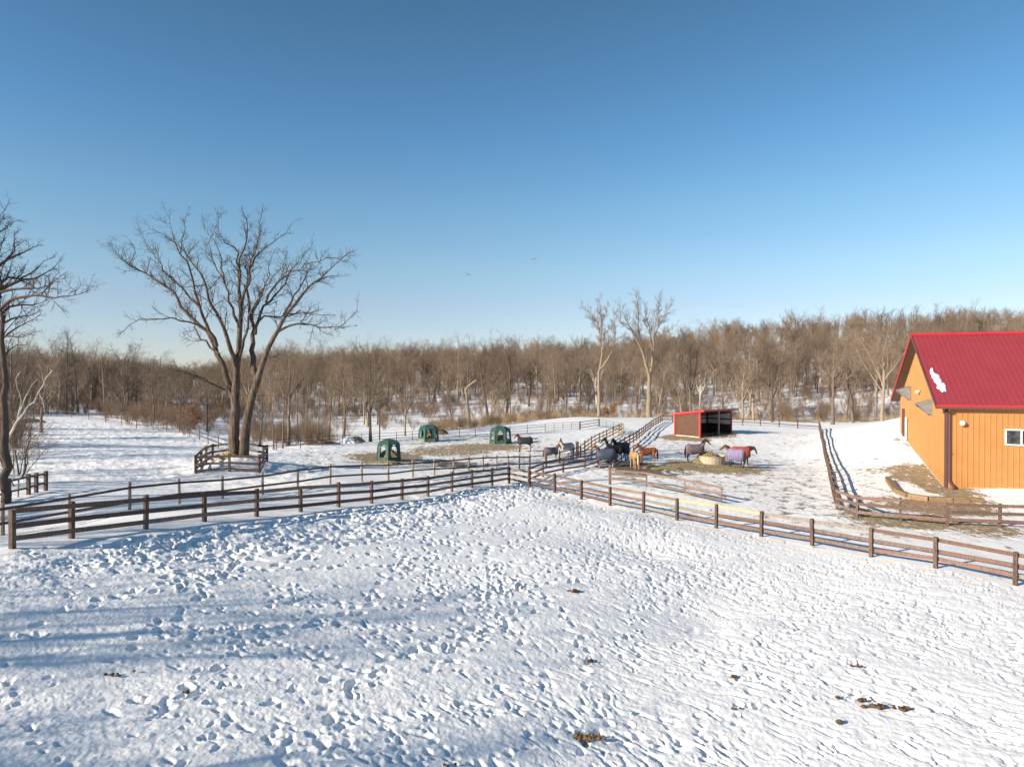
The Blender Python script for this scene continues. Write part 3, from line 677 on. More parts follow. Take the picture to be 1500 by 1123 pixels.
for w, d in ((.16, .5), (.16, SDp-.2), (SW*.45, SDp-.2), (SW-.16, SDp-.2)):
    mb = MB(); mb.beam(sp_(w, d, 0), sp_(w, d, hz_(d)-.03), .16, .16, up=sd_); mb.build('inner_post', m_dark, shed)
mb = MB(); mb.beam(sp_(SW*.6, .08, -.2), sp_(SW*.6, .08, hF-.02), .15, .15, up=sd_); mb.build('front_post', M['rail_grey'], shed)
mb = MB(); mb.beam(sp_(SW-.05, -.02, -.2), sp_(SW-.05, -.02, hF-.02), .18, .12, up=sd_); mb.build('front_post', m_shroof, shed)
for p0, p1 in ((sp_(-.05, -.03, -.2), sp_(-.05, -.03, hF-.03)), (sp_(-.05, SDp+.02, -.2), sp_(-.05, SDp+.02, hB-.03))):
    mb = MB(); mb.beam(p0, p1, .17, .2, up=sd_); mb.build('corner_trim', m_shred, shed)
mb = MB(); mb.beam(sp_(-.045, -.01, hF-.12), sp_(-.045, SDp, hB-.12), .05, .16); mb.build('top_trim', m_shred, shed)
mb = MB(); mb.beam(sp_(-.05, .08, .06), sp_(-.05, SDp-.1, .06), .04, .14); mb.build('base_trim', m_base, shed)
ro, rb = .8, .25
zf0 = hF+(hF-hB)/SDp*ro; zb0 = hB-(hF-hB)/SDp*rb
mb = MB(); vs = [sp_(-.22, -ro, zf0), sp_(SW+.35, -ro, zf0), sp_(SW+.35, SDp+rb, zb0), sp_(-.22, SDp+rb, zb0)]
mb.add(vs+[v+Vector((0, 0, .1)) for v in vs], [(0, 3, 2, 1), (4, 5, 6, 7), (0, 1, 5, 4), (1, 2, 6, 5), (2, 3, 7, 6), (3, 0, 4, 7)]); mb.build('roof', m_shroof, shed)
mb = MB(); mb.beam(sp_(-.245, -ro, zf0+.02), sp_(-.245, SDp+rb, zb0+.02), .04, .22); mb.build('rake_trim', m_shred, shed)
mb = MB(); mb.beam(sp_(-.225, -ro-.025, zf0+.02), sp_(SW+.35, -ro-.025, zf0+.02), .04, .2); mb.build('front_fascia', m_shroof, shed)

# ------------------------------------------------------------------ green hay huts
m_hut = simple('green moulded plastic', (.052, .115, .092), (.038, .09, .074), 2.5, .5, None, .1)
m_hutb = simple('dusty plastic base', (.24, .25, .19), (.14, .19, .14), 3, .7)
def hut_panel(ang, half, Rr, h, aw, ah0, ah1, sc):
    """one wall of the hut with an arched opening; u across, z up"""
    mb = MB(); ap = Rr*math.cos(half); wd = Rr*math.sin(half)
    def pos(u, z, o=0):
        tp = 1-.10*max(0, z-.25)/h
        x = (ap+o)*tp; y = u*tp
        return Vector((x*math.cos(ang)-y*math.sin(ang), x*math.sin(ang)+y*math.cos(ang), z))
    k = 8; inner = []
    inner.append((-aw, ah0)); inner.append((-aw, ah1))
    for i in range(1, k): t = math.pi*(1-i/k); inner.append((aw*math.cos(t), ah1+aw*1.15*math.sin(t)))
    inner.append((aw, ah1)); inner.append((aw, ah0))
    top = h
    outer = []
    for (u, z) in inner:
        if z <= ah0+1e-6: outer.append((math.copysign(wd, u), ah0))
        elif abs(abs(u)-aw) < 1e-6: outer.append((math.copysign(wd, u), ah1))
        else: outer.append((u/aw*wd, top))
    vs = []
    for th in (0, -.06):
        vs += [pos(u, z, th) for u, z in inner]+[pos(u, z, th) for u, z in outer]
    m_ = len(inner); fs = []
    for i in range(m_-1):
        fs += [(i, i+1, m_+i+1, m_+i), (2*m_+i+1, 2*m_+i, 3*m_+i, 3*m_+i+1), (i+1, i, 2*m_+i, 2*m_+i+1)]
    mb.add(vs, fs)
    lo = [pos(-wd, 0), pos(wd, 0), pos(wd, ah0), pos(-wd, ah0), pos(-wd, 0, -.06), pos(wd, 0, -.06), pos(wd, ah0, -.06), pos(-wd, ah0, -.06)]
    return mb, lo
def hut(label, p, rz, sc, dirty):
    root = empty('hay_hut', p, rz); tag(root, label, 'hay hut', 'green plastic hay huts'); root.scale = (sc, sc, sc)
    n_ = 6; half = math.pi/n_; Rr = 1.12; h = 1.32
    base = MB()
    for i in range(n_):
        mb, lo = hut_panel(i*2*half, half, Rr, h, .30, .32, .92, sc)
        mb.build('wall_panel', m_hut, root)
        base.add(lo, [(0, 1, 2, 3), (5, 4, 7, 6), (3, 2, 6, 7)])
    base.build('base_ring', m_hutb if dirty else m_hut, root)
    mb = MB(); rings = [(1.02*Rr*.90, h-.02), (Rr*.93, h+.05), (Rr*.80, h+.22), (Rr*.52, h+.38), (Rr*.22, h+.47), (.03, h+.5)]
    vs = []
    for rr, z in rings:
        for i in range(n_*4):
            a = half+i*2*math.pi/(n_*4); fr = (i % 4)/4; cut = math.cos(half)/math.cos((fr-.5)*2*half); vs.append(Vector((rr*cut*math.cos(a), rr*cut*math.sin(a), z + (.09*math.sin(math.pi*fr) if z < h+.1 else 0))))
    K = n_*4
    mb.add(vs, [(i*K+j, i*K+(j+1) % K, (i+1)*K+(j+1) % K, (i+1)*K+j) for i in range(len(rings)-1) for j in range(K)]+[tuple(range(K-1, -1, -1))]); mb.build('roof', m_hut, root)
    for i in range(n_):
        a = half+i*2*half; mb = MB()
        mb.tube([Vector((Rr*math.cos(a), Rr*math.sin(a), 0)), Vector((Rr*.905*math.cos(a), Rr*.905*math.sin(a), h)), Vector((Rr*.78*math.cos(a), Rr*.78*math.sin(a), h+.22)), Vector((Rr*.3*math.cos(a), Rr*.3*math.sin(a), h+.45))], [.055, .05, .05, .04], 6); mb.build('corner_rib', m_hut, root)
    mb = MB(); vs = [Vector((0, 0, .95))]; k = 14
    for q, (rr, z) in enumerate(((.45, .78), (.8, .35), (.9, -.1))):
        for i in range(k): a = 2*math.pi*i/k; r2 = rr*(1+.12*nrs.randn()); vs.append(Vector((r2*math.cos(a), r2*math.sin(a), z+.06*nrs.randn())))
    fs = [(0, 1+i, 1+(i+1) % k) for i in range(k)]+[(1+q*k+i, 1+(q+1)*k+i, 1+(q+1)*k+(i+1) % k, 1+q*k+(i+1) % k) for q in range(2) for i in range(k)]
    mb.add(vs, fs); o = mb.build('hay_pile', M['straw'], None); o.location = p+Vector((0, 0, .02)); o.scale = (sc*.95,)*3
    return root, o
h1 = hut('nearest green hay hut, its pointed corner toward the fence and hay inside', on(G(569.5, 677.5, .1)), R(8), 1.0, False)
h2 = hut('farther left green hay hut with a dusty pale base, in front of the dry grass', on(G(627.5, 646.5)), R(-12), 1.06, True)
h3 = hut('right green hay hut standing beside the dark blanketed horse with the raised tail', on(G(733, 649.5)), R(-30), 1.08, False)
for (hh, oo), w in zip((h1, h2, h3), ('hay heaped inside the nearest green hay hut', 'hay inside the farther left green hay hut', 'hay inside the right green hay hut')): tag(oo, w, 'hay', 'hay inside the huts')

# ------------------------------------------------------------------ round feeder with hay
FP = on(G(1043, 677)); fd = empty('hay_feeder', FP); tag(fd, 'pale round ring feeder in the right pasture', 'feeder')
m_ring = simple('pale cream sheet metal', (.46, .40, .29), (.36, .31, .22), 3, .55)
k = 24
for i in range(4):
    mb = MB(); vs = []
    for j in range(7):
        a = (i*6+j)*2*math.pi/k + .2
        for rr in (1.12, 1.08):
            for z in (-.1, .66): vs.append(Vector((rr*math.cos(a), rr*math.sin(a), z)))
    fs = []
    for j in range(6): q = 4*j; fs += [(q, q+4, q+5, q+1), (q+2, q+3, q+7, q+6), (q+1, q+5, q+7, q+3)]
    fs += [(0, 1, 3, 2), (24, 26, 27, 25)]
    mb.add(vs, fs); mb.build('ring_panel', m_ring, fd)
mb = MB(); mb.tube([Vector((1.13*math.cos(i*math.pi/12), 1.13*math.sin(i*math.pi/12), .66)) for i in range(25)], .03, 6); mb.build('top_rail', m_ring, fd)
def haymound(name, p, rx, ry, hh, label, mat, nr=8, seed=1, cat='hay', ht0=0):
    rs_ = np.random.RandomState(seed); mb = MB(); k = 28; vs = [Vector((0, 0, hh))]
    for q in range(1, nr+1):
        f_ = q/nr
        for i in range(k):
            a = 2*math.pi*i/k; w = 1+.10*rs_.randn(); vs.append(Vector((rx*f_*w*math.cos(a), ry*f_*w*math.sin(a), hh*(1-f_**1.7)+ht0+(.06*rs_.randn()*hh if q < nr else -.06))))
    fs = [(0, 1+i, 1+(i+1) % k) for i in range(k)]+[(1+q*k+i, 1+(q+1)*k+i, 1+(q+1)*k+(i+1) % k, 1+q*k+(i+1) % k) for q in range(nr-1) for i in range(k)]
    mb.add(vs, fs); o = mb.build(name, mat, None); o.location = p; tag(o, label, cat); return o
haymound('hay_heap', FP+Vector((-.25, .25, .0)), 1.4, 1.0, 1.0, 'loose heap of hay overflowing the pale ring feeder', M['straw'], 8, 3)
haymound('hay_litter', on(G(985, 686)), 2.6, 1.3, .2, 'low litter of spread hay to the left of the ring feeder', M['straw'], 8, 5)
haymound('hay_litter', on(G(1062, 687)), 2.0, .8, .15, 'low litter of spread hay in front of the ring feeder', M['straw'], 8, 6)
haymound('hay_litter', on(G(560, 681.5, .2)), 1.5, .9, .16, 'trampled hay round the foot of the nearest hay hut', M['straw'], 6, 8)
haymound('brush_pile', on(G(640, 634)), 1.6, 1.2, .9, 'brown root ball or brush heap beside the thin pale tree', M['brush'], 6, 9, 'brush pile')
haymound('snow_pile', on(P(508, 640, 76)), 1.2, .9, .75, 'snow covered rock pile at the pasture edge left of the hay huts', M['snow_lump'], 6, 12, 'rock pile')
haymound('brush_pile', on(P(470, 643, 75)), 2.2, .8, .45, 'low flat brush pile left of the snowy rock pile', M['brush'], 6, 13, 'brush pile')
haymound('brush_pile', on(P(522, 640, 78)), 1.1, .8, .7, 'small tan brush heap right of the snowy rock pile', M['reed'], 6, 14, 'brush pile')
haymound('brush_pile', on(P(46, 619, 100)), 1.9, 1.0, .5, 'low dark brush pile in the far left field', M['bark_dark'], 6, 15, 'brush pile')

# ------------------------------------------------------------------ horses
def coat(name, c, legs=None, lh=.55):
    m, nt, b = new_mat(name); b.inputs['Roughness'].default_value = .6; b.inputs['Specular IOR Level'].default_value = .25
    col = mixc(nt, ramp(nt, noise(nt, 3, 3), .35, .7), c, tuple(v*.72 for v in c))
    if legs:
        tc = nt.nodes.new('ShaderNodeTexCoord'); sx = nt.nodes.new('ShaderNodeSeparateXYZ'); nt.links.new(tc.outputs['Object'], sx.inputs[0])
        col = mixc(nt, ramp(nt, sx.outputs[2], lh, lh-.15), col, legs)
    nt.links.new(col, b.inputs['Base Color']); return m
coats = dict(chestnut=coat('chestnut coat', (.30, .095, .035)), bay=coat('bay coat', (.21, .075, .032), (.03, .022, .02)), black=coat('black coat', (.022, .018, .018)), brown=coat('dark brown coat', (.07, .035, .022), (.03, .022, .02)),
             palomino=coat('palomino coat', (.44, .255, .12), (.5, .34, .2), .5), grey=coat('grey coat', (.50, .46, .42), (.55, .5, .45)), chestwhite=coat('chestnut coat with white legs', (.27, .08, .035), (.55, .42, .36), .4))
m_mane = {k: colmat(k+' mane', c, .8) for k, c in (('black', (.02, .016, .015)), ('chestnut', (.22, .075, .03)), ('flaxen', (.68, .5, .3)), ('grey', (.45, .42, .4)))}
m_hoof = colmat('hoof', (.07, .055, .045), .6)
m_blaze = colmat('white blaze', (.72, .66, .6), .7)
def blan(name, c): return simple(name, c, tuple(v*.72 for v in c), 4, .8, None, .2)
B_ = dict(navy=blan('navy blanket', (.03, .042, .085)), blueg=blan('faded blue blanket', (.085, .105, .16)), lilac=blan('lilac blanket', (.27, .225, .36)), plum=blan('grey plum blanket', (.18, .14, .16)), red=blan('red blanket', (.42, .09, .06)), charcoal=blan('charcoal blanket', (.05, .055, .065)))
TRUNK = [(-.80, 1.18, .10, .14), (-.74, 1.20, .21, .24), (-.58, 1.20, .27, .31), (-.35, 1.16, .27, .31), (-.08, 1.12, .29, .33), (.2, 1.12, .28, .34), (.42, 1.16, .25, .34), (.56, 1.17, .20, .28), (.66, 1.16, .11, .18)]
def horse(label, p, head, coat_k, mane_k, blanket=None, sc=1.0, neck=(.42, .62), nyaw=0, hpitch=-.9, tail=0, blaze=False, legjit=0, lower=None):
    """head: heading of the horse in the ground plane; neck=(forward, up) of the poll from the withers"""
    root = empty('horse', p, head); root.scale = (sc,)*3; tag(root, label, 'horse')
    mb = MB()
    mb.tube([Vector((x, 0, z)) for x, z, ry, rz in TRUNK], [(1, 1)]*len(TRUNK), 12)
    vs = []
    for x, z, ry, rz in TRUNK:
        for j in range(14): a = 2*math.pi*j/14; vs.append((x, ry*math.cos(a), z+rz*math.sin(a)))
    mb.v = []; mb.f = []; mb.mi = []
    K = 14; T = len(TRUNK)
    mb.add(vs, [(i*K+j, (i+1)*K+j, (i+1)*K+(j+1) % K, i*K+(j+1) % K) for i in range(T-1) for j in range(K)]+[tuple(range(K)), tuple(range(T*K-1, (T-1)*K-1, -1))])
    cy, sy = math.cos(nyaw), math.sin(nyaw)
    n0 = Vector((.42, 0, 1.22)); f, u = neck
    pol = Vector((.5+f*cy, f*sy, 1.30+u))
    mid = n0.lerp(pol, .5)+Vector((.03*cy, .03*sy, .05))
    mb.tube([n0-Vector((.12, 0, .04)), n0.lerp(mid, .5), mid, mid.lerp(pol, .6), pol], [(.17, .29), (.14, .24), (.105, .18), (.09, .14), (.085, .11)], 10)
    hd = Vector((math.cos(hpitch)*cy, math.cos(hpitch)*sy, math.sin(hpitch)))
    mz = pol+hd*.56
    mb.tube([pol-hd*.07, pol+hd*.06, pol+hd*.2, pol+hd*.38, pol+hd*.5, mz], [(.07, .09), (.095, .13), (.085, .12), (.06, .075), (.06, .07), (.04, .045)], 10)
    side_ = Vector((-sy, cy, 0)); upv = hd.cross(side_)*-1
    if upv.z < 0: upv = -upv
    for s in (-1, 1):
        e0 = pol+side_*(.06*s)-hd*.02; mb.tube([e0, e0+Vector((0, 0, .1))+side_*(.02*s), e0+Vector((0, 0, .19))+side_*(.015*s)], [.035, .035, .008], 6)
    lj = [legjit*math.sin(i*2.1+legjit*9) for i in range(4)]
    hooves = []
    for i, s in enumerate((-1, 1)):
        dx = lj[i]
        mb.tube([(.45, .13*s, 1.08), (.46, .14*s, .86), (.47+dx*.4, .135*s, .52), (.46+dx*.7, .135*s, .30), (.465+dx*.9, .135*s, .14), (.50+dx, .135*s, .05)], [(.12, .15), (.085, .10), (.058, .062), (.04, .045), (.046, .05), (.05, .055)], 8)
        hooves.append((.51+dx, .135*s))
        dx = lj[i+2]
        mb.tube([(-.55, .13*s, 1.12), (-.50, .16*s, .86), (-.60+dx*.4, .15*s, .66), (-.70+dx*.5, .145*s, .50), (-.67+dx*.8, .145*s, .28), (-.66+dx*.9, .145*s, .13), (-.62+dx, .145*s, .05)], [(.16, .22), (.125, .17), (.075, .09), (.05, .065), (.042, .046), (.047, .05), (.05, .055)], 8)
        hooves.append((-.61+dx, .145*s))
    me = mb.mesh('horse_body', coats[coat_k])
    o = link('body', me, root)
    md = o.modifiers.new('r', 'REMESH'); md.mode = 'VOXEL'; md.voxel_size = .028; md.use_smooth_shade = True
    ms = o.modifiers.new('s', 'SMOOTH'); ms.iterations = 5; ms.factor = .5
    hb = MB()
    for x, y in hooves: hb.tube([(x-.01, y, .075), (x+.02, y, 0), (x+.02, y, -.03)], [.052, .066, .066], 8)
    hb.build('hooves', m_hoof, root)
    # mane and tail
    mm = MB(); seg = [n0+Vector((0, 0, .24)), mid+Vector((-.10*cy, -.10*sy, .12)), pol+Vector((-.06*cy, -.06*sy, .06))]
    for s in (-1, 1):
        mm.tube([seg[0], seg[0].lerp(seg[1], .5)+Vector((0, 0, .03)), seg[1], seg[1].lerp(seg[2], .5)+Vector((0, 0, .02)), seg[2], pol+hd*.12+Vector((0, 0, .08))], [(.02, .05), (.03, .09), (.035, .1), (.03, .09), (.03, .06), (.02, .03)], 6)
        break
    mm.build('mane', m_mane[mane_k], root, True)
    tl = MB(); t0 = Vector((-.80, 0, 1.33))
    if tail: tl.tube([t0, t0+Vector((-.2, 0, .02)), t0+Vector((-.45, .05, .0)), t0+Vector((-.7, .1, .12))], [.05, .06, .07, .02], 7)
    else: tl.tube([t0, t0+Vector((-.1, 0, -.12)), t0+Vector((-.13, 0, -.45)), t0+Vector((-.10, 0, -.8)), t0+Vector((-.08, 0, -.98))], [.05, .06, .085, .07, .015], 7)
    tl.build('tail', m_mane[mane_k], root, True)
    if blaze:
        bz = MB(); bz.tube([pol+hd*.02+upv*.11, pol+hd*.2+upv*.105, pol+hd*.45+upv*.06], [(.03, .03), (.035, .03), (.03, .03)], 6); bz.build('blaze', m_blaze, root, True)
    if blanket:
        lo = lower or .70
        bl = MB(); secs = [s for s in TRUNK if s[0] > -.82]; secs = [(-.845, 1.2, .13, .16)]+secs[1:-1]+[(.68, 1.14, .15, .22)]
        nA = 13; vs = []
        for (x, z, ry, rz) in secs:
            for j in range(nA):
                a = math.pi*(j/(nA-1)); c, s = math.cos(a), math.sin(a)
                vs.append(Vector((x, (ry+.035)*c, z+(rz+.035)*max(s, 0))))
        rowsN = nA+2; V2 = []
        for i, (x, z, ry, rz) in enumerate(secs):
            r = vs[i*nA:(i+1)*nA]; l2 = lo+.05*math.sin(i*1.7)
            V2 += [Vector((x, (ry+.06), l2))]+r+[Vector((x, -(ry+.06), l2))]
        T2 = len(secs)
        bl.add(V2, [(i*rowsN+j, i*rowsN+j+1, (i+1)*rowsN+j+1, (i+1)*rowsN+j) for i in range(T2-1) for j in range(rowsN-1)]+[tuple(range(rowsN-1, -1, -1))])
        bo = bl.build('blanket', B_[blanket], root, True)
        s_ = bo.modifiers.new('so', 'SOLIDIFY'); s_.thickness = .025; s_.offset = 1
        if neck[1] > .2:
            nk = MB(); nk.tube([n0-Vector((.06, 0, .02)), n0.lerp(mid, .5), n0.lerp(mid, .85)], [(.20, .33), (.165, .27), (.14, .22)], 10, 0, False); nk.build('neck_cover', B_[blanket], root, True)
    return root
def hp(px, py): return on(G(px, py), 0)
W_ = math.pi
horse('chestnut headed horse in a charcoal blanket, tail raised, beside the right hay hut', hp(768, 661.5), W_+.25, 'bay', 'black', 'charcoal', .96, (.34, .5), .3, -.9, 1, False, .06, .8)
horse('chestnut horse in a grey plum blanket, its blazed face toward the fence', hp(808, 675), .0, 'chestnut', 'chestnut', 'plum', .80, (.40, .55), -.6, -1.1, 0, True, .05, .75)
horse('pale grey horse standing behind the plum blanketed one', hp(829, 670.5), W_-.5+1.0, 'grey', 'grey', None, .95, (.35, .62), .5, -.9, 0, False, .05)
horse('bay horse in a faded blue blanket at the lane fence, facing left', hp(886, 684.5), W_+.12, 'chestwhite', 'chestnut', 'blueg', 1.0, (.36, .48), .15, -.7, 0, False, .07, .66)
horse('black horse in a navy blanket standing nearest the lane fence slope', hp(909, 674), W_+.55, 'black', 'black', 'navy', 1.05, (.40, .5), .2, -.95, 0, False, .05, .6)
horse('black horse without a blanket half hidden behind the navy blanketed horse', hp(899, 676.5), W_+.1, 'black', 'black', None, 1.02, (.30, .72), .1, -.8, 0, False, .08)
horse('palomino horse standing end on beside the chestnut', hp(929, 686.5), R(100), 'palomino', 'flaxen', None, .95, (.38, .35), -.5, -.6, 0, False, .05)
horse('plain chestnut horse without a blanket, facing the palomino', hp(948, 680.5), W_+.1, 'chestnut', 'chestnut', None, .98, (.40, .42), .2, -.9, 0, False, .07)
horse('dark horse in a grey and lilac blanket, head up, left of the ring feeder', hp(1019, 676.5), .12, 'brown', 'black', 'plum', 1.04, (.40, .60), -.1, -.85, 0, False, .05, .72)
horse('brown horse in a lilac blanket, rump toward the camera, right of the ring feeder', hp(1077, 683), R(128), 'bay', 'black', 'lilac', 1.0, (.42, .42), .7, -.7, 0, False, .06, .58)
horse('dark horse in a red blanket lowering its head to the right, behind the lilac blanket', hp(1086, 676.5), -.12, 'brown', 'black', 'red', 1.05, (.55, .12), .05, -1.15, 0, False, .05, .68)

# ------------------------------------------------------------------ droppings and straw in the near paddock
def clump(name, label, px, py, n_, r, spread, mat, group=None, cat='droppings', seed=0):
    p = G(px, py, 0); p = Vector((p.x, p.y, 0)); i = np.searchsorted(Dn, p.y); j = np.searchsorted(U, p.x/max(p.y, 12))
    p.z = float(ZZ[min(i, NR-1), min(j, NC-1)])
    # follow the pixel when the ground is higher than zero
    p2 = G(px, py, p.z); i = np.searchsorted(Dn, p2.y); j = np.searchsorted(U, p2.x/max(p2.y, 12)); p2.z = float(ZZ[i-5:i+6, j-9:j+10].mean()*.35+ZZ[i-5:i+6, j-9:j+10].max()*.65)
    rs_ = np.random.RandomState(seed); bm = bmesh.new()
    for _ in range(n_):
        v0 = len(bm.verts); s = r*(.6+.8*rs_.rand())
        res = bmesh.ops.create_icosphere(bm, subdivisions=2, radius=s)
        off = Vector((rs_.randn()*spread, rs_.randn()*spread*.45, s*.25+rs_.rand()*r*.8))
        for v in res['verts']:
            v.co = Vector((v.co.x*(1+.2*rs_.randn()*.4), v.co.y, v.co.z*.75))*(1+.1*rs_.randn())+off
    me = bpy.data.meshes.new(name); bm.to_mesh(me); bm.free()
    o = link(name, me, None, M[mat]); o.location = p2; tag(o, label, cat, group); return o
clump('straw_clump', 'tan straw clump on the snow at the bottom, right of centre', 857, 1078, 60, .032, .12, 'manure_straw', None, 'straw clump', 1)
clump('manure_pile', 'largest heap of dark round droppings in the lower right snow', 1292, 1036, 16, .05, .19, 'manure', None, 'droppings', 2)
G_ = 'small droppings scattered on the paddock snow'
for k, (px, py, n_, r, s, lb) in enumerate(((1266, 1027, 3, .045, .05, 'pair of brown droppings just left of the largest dark heap'), (1325, 1040, 5, .04, .09, 'few dark droppings just right of the largest dark heap'), (1228, 1024, 3, .04, .05, 'small dark dropping up and left of the largest heap'),
        (1228, 1059, 3, .045, .05, 'small brown dropping below and left of the largest heap'), (1255, 978, 4, .035, .09, 'thin scatter of brown droppings above the largest heap'), (1077, 992, 3, .04, .05, 'lone dropping left of the heap group, level with the scatter'),
        (1076, 1042, 3, .04, .05, 'lone dropping left of the heap group, lower down'), (178, 957, 6, .035, .14, 'flattened reddish droppings in the left foreground snow'), (273, 995, 5, .03, .025, 'small droppings in a hoof print in the left foreground'),
        (843, 866, 22, .035, .11, 'thin flat strip of brown droppings in mid paddock'), (870, 967, 4, .04, .07, 'tan dropping in a hoof print right of centre'), (651, 1115, 4, .04, .06, 'dropping at the very bottom edge, left of centre'))):
    clump('manure_pile', lb, px, py, n_, r, s, 'manure', G_, 'droppings', 10+k)
# birds
def bird(label, px, py, D, roll):
    p = P(px, py, D); root = empty('bird', p); tag(root, label, 'bird'); 
    mb = MB(); mb.tube([Vector((-.22, 0, 0)), Vector((-.1, 0, .01)), Vector((.05, 0, 0)), Vector((.2, 0, .01)), Vector((.27, 0, 0))], [.02, .06, .075, .04, .01], 8); mb.build('body', m_mane['black'], root)
    for s in (-1, 1):
        mb = MB(); vs = [(.1, .05*s, .03), (-.08, .05*s, .03), (.12, .38*s, .03+.14), (-.1, .35*s, .03+.14), (-.02, .75*s, .09), (-.1, .7*s, .09)]
        vs += [(x, y, z-.018) for x, y, z in vs]
        mb.add(vs, [(0, 1, 3, 2), (2, 3, 5, 4), (6, 8, 9, 7), (8, 10, 11, 9), (0, 2, 8, 6), (2, 4, 10, 8), (1, 7, 9, 3), (3, 9, 11, 5)]); mb.build('wing', m_mane['black'], root)
    root.rotation_euler = (R(roll), 0, R(70))
bird('small dark bird flying low over the middle of the wood', 685, 402, 120, 25)
bird('small dark bird flying higher and farther right in the blue sky', 782, 380, 150, -10)
# ------------------------------------------------------------------ trees
class Tree:
    """collects branches; limbs thicker than thr go to the trunk mesh, the rest to the crown mesh"""
    def __init__(s): s.br = []      # (pts Nx3, radii N)
    def add(s, pts, rad): s.br.append((np.asarray(pts, float), np.asarray(rad, float)))
    def arrays(s, sel):
        groups = {}
        for p, r in s.br:
            if not sel(r): continue
            nn = 3 if r[0] < .035 else 4 if r[0] < .07 else 6 if r[0] < .16 else 9
            groups.setdefault((len(p), nn), []).append((p, r))
        V = []; F = []; off = 0
        for (k, nn), L in groups.items():
            Pn = np.stack([a for a, _ in L]); Rn = np.stack([b for _, b in L]); B = len(L)
            T = np.empty_like(Pn); T[:, 1:-1] = Pn[:, 2:]-Pn[:, :-2]; T[:, 0] = Pn[:, 1]-Pn[:, 0]; T[:, -1] = Pn[:, -1]-Pn[:, -2]
            T /= np.linalg.norm(T, axis=2, keepdims=True)+1e-9
            mean = T.mean(1); ref = np.where(np.abs(mean[:, 2:3]) > .8, np.array([[1., 0, 0]]), np.array([[0, 0, 1.]]))
            a = ref[:, None]-T*(T*ref[:, None]).sum(2, keepdims=True); a /= np.linalg.norm(a, axis=2, keepdims=True)+1e-9
            b = np.cross(T, a); an = np.arange(nn)*2*np.pi/nn
            ring = Pn[:, :, None]+Rn[:, :, None, None]*(np.cos(an)[None, None, :, None]*a[:, :, None]+np.sin(an)[None, None, :, None]*b[:, :, None])
            V.append(ring.reshape(-1, 3))
            base = off+np.arange(B)[:, None, None]*k*nn; i = np.arange(k-1)[None, :, None]; j = np.arange(nn)[None, None, :]; j2 = (j+1) % nn
            q = np.stack(np.broadcast_arrays(base+i*nn+j, base+i*nn+j2, base+(i+1)*nn+j2, base+(i+1)*nn+j), -1).reshape(-1, 4)
            F.append(q); off += B*k*nn
        if not V: return np.zeros((0, 3)), np.zeros((0, 4), int)
        return np.concatenate(V), np.concatenate(F)
    def mesh(s, name, mat, sel):
        v, f = s.arrays(sel); me = np_mesh(name, v, f); me.materials.append(mat)
        me.polygons.foreach_set('use_smooth', np.ones(len(f), bool)); return me
def unit(v): return v/(np.linalg.norm(v)+1e-9)
def perp(d, rs_):
    r = rs_.randn(3); r -= d*r.dot(d); return unit(r)
def branch(T, rs_, p, d, L, r0, lev, prm):
    k = prm['seg'][lev]; pts = [p]; cur = d.copy(); step = L/(k-1); rr = [r0]
    for i in range(1, k):
        cur = unit(cur+rs_.randn(3)*prm['wob'][lev]+np.array([0, 0, prm['up'][lev]]))
        pts.append(pts[-1]+cur*step); rr.append(r0*(1-(i/(k-1))*(1-prm['tip'][lev])))
    T.add(pts, rr)
    if lev+1 < len(prm['seg']): sprout(T, rs_, np.array(pts), rr, L, lev+1, prm)
def sprout(T, rs_, pts, rr, L, lev, prm, n_=None, start=None, flat=None):
    n_ = n_ if n_ is not None else prm['num'][lev]; k = len(pts); s0 = start if start is not None else prm['start'][lev]
    for i in range(n_):
        t = s0+(1-s0)*((i+rs_.rand())/n_); f = t*(k-1); j = min(k-2, int(f)); g = f-j
        p = pts[j]*(1-g)+pts[j+1]*g; d = unit(pts[j+1]-pts[j]); r = rr[j]*(1-g)+rr[j+1]*g
        an = prm['ang'][lev]*(1+.25*rs_.randn()); q = perp(d, rs_)
        nd = unit(d*math.cos(an)+q*math.sin(an))
        l = L*prm['len'][lev]*(1.15-.6*t if prm.get('cone', 1) else 1)*(.65+.6*rs_.rand())
        branch(T, rs_, p, nd, l, min(r*.8, max(prm['rmin'], r*prm['rad'][lev]*(.7+.5*rs_.rand()))), lev, prm)
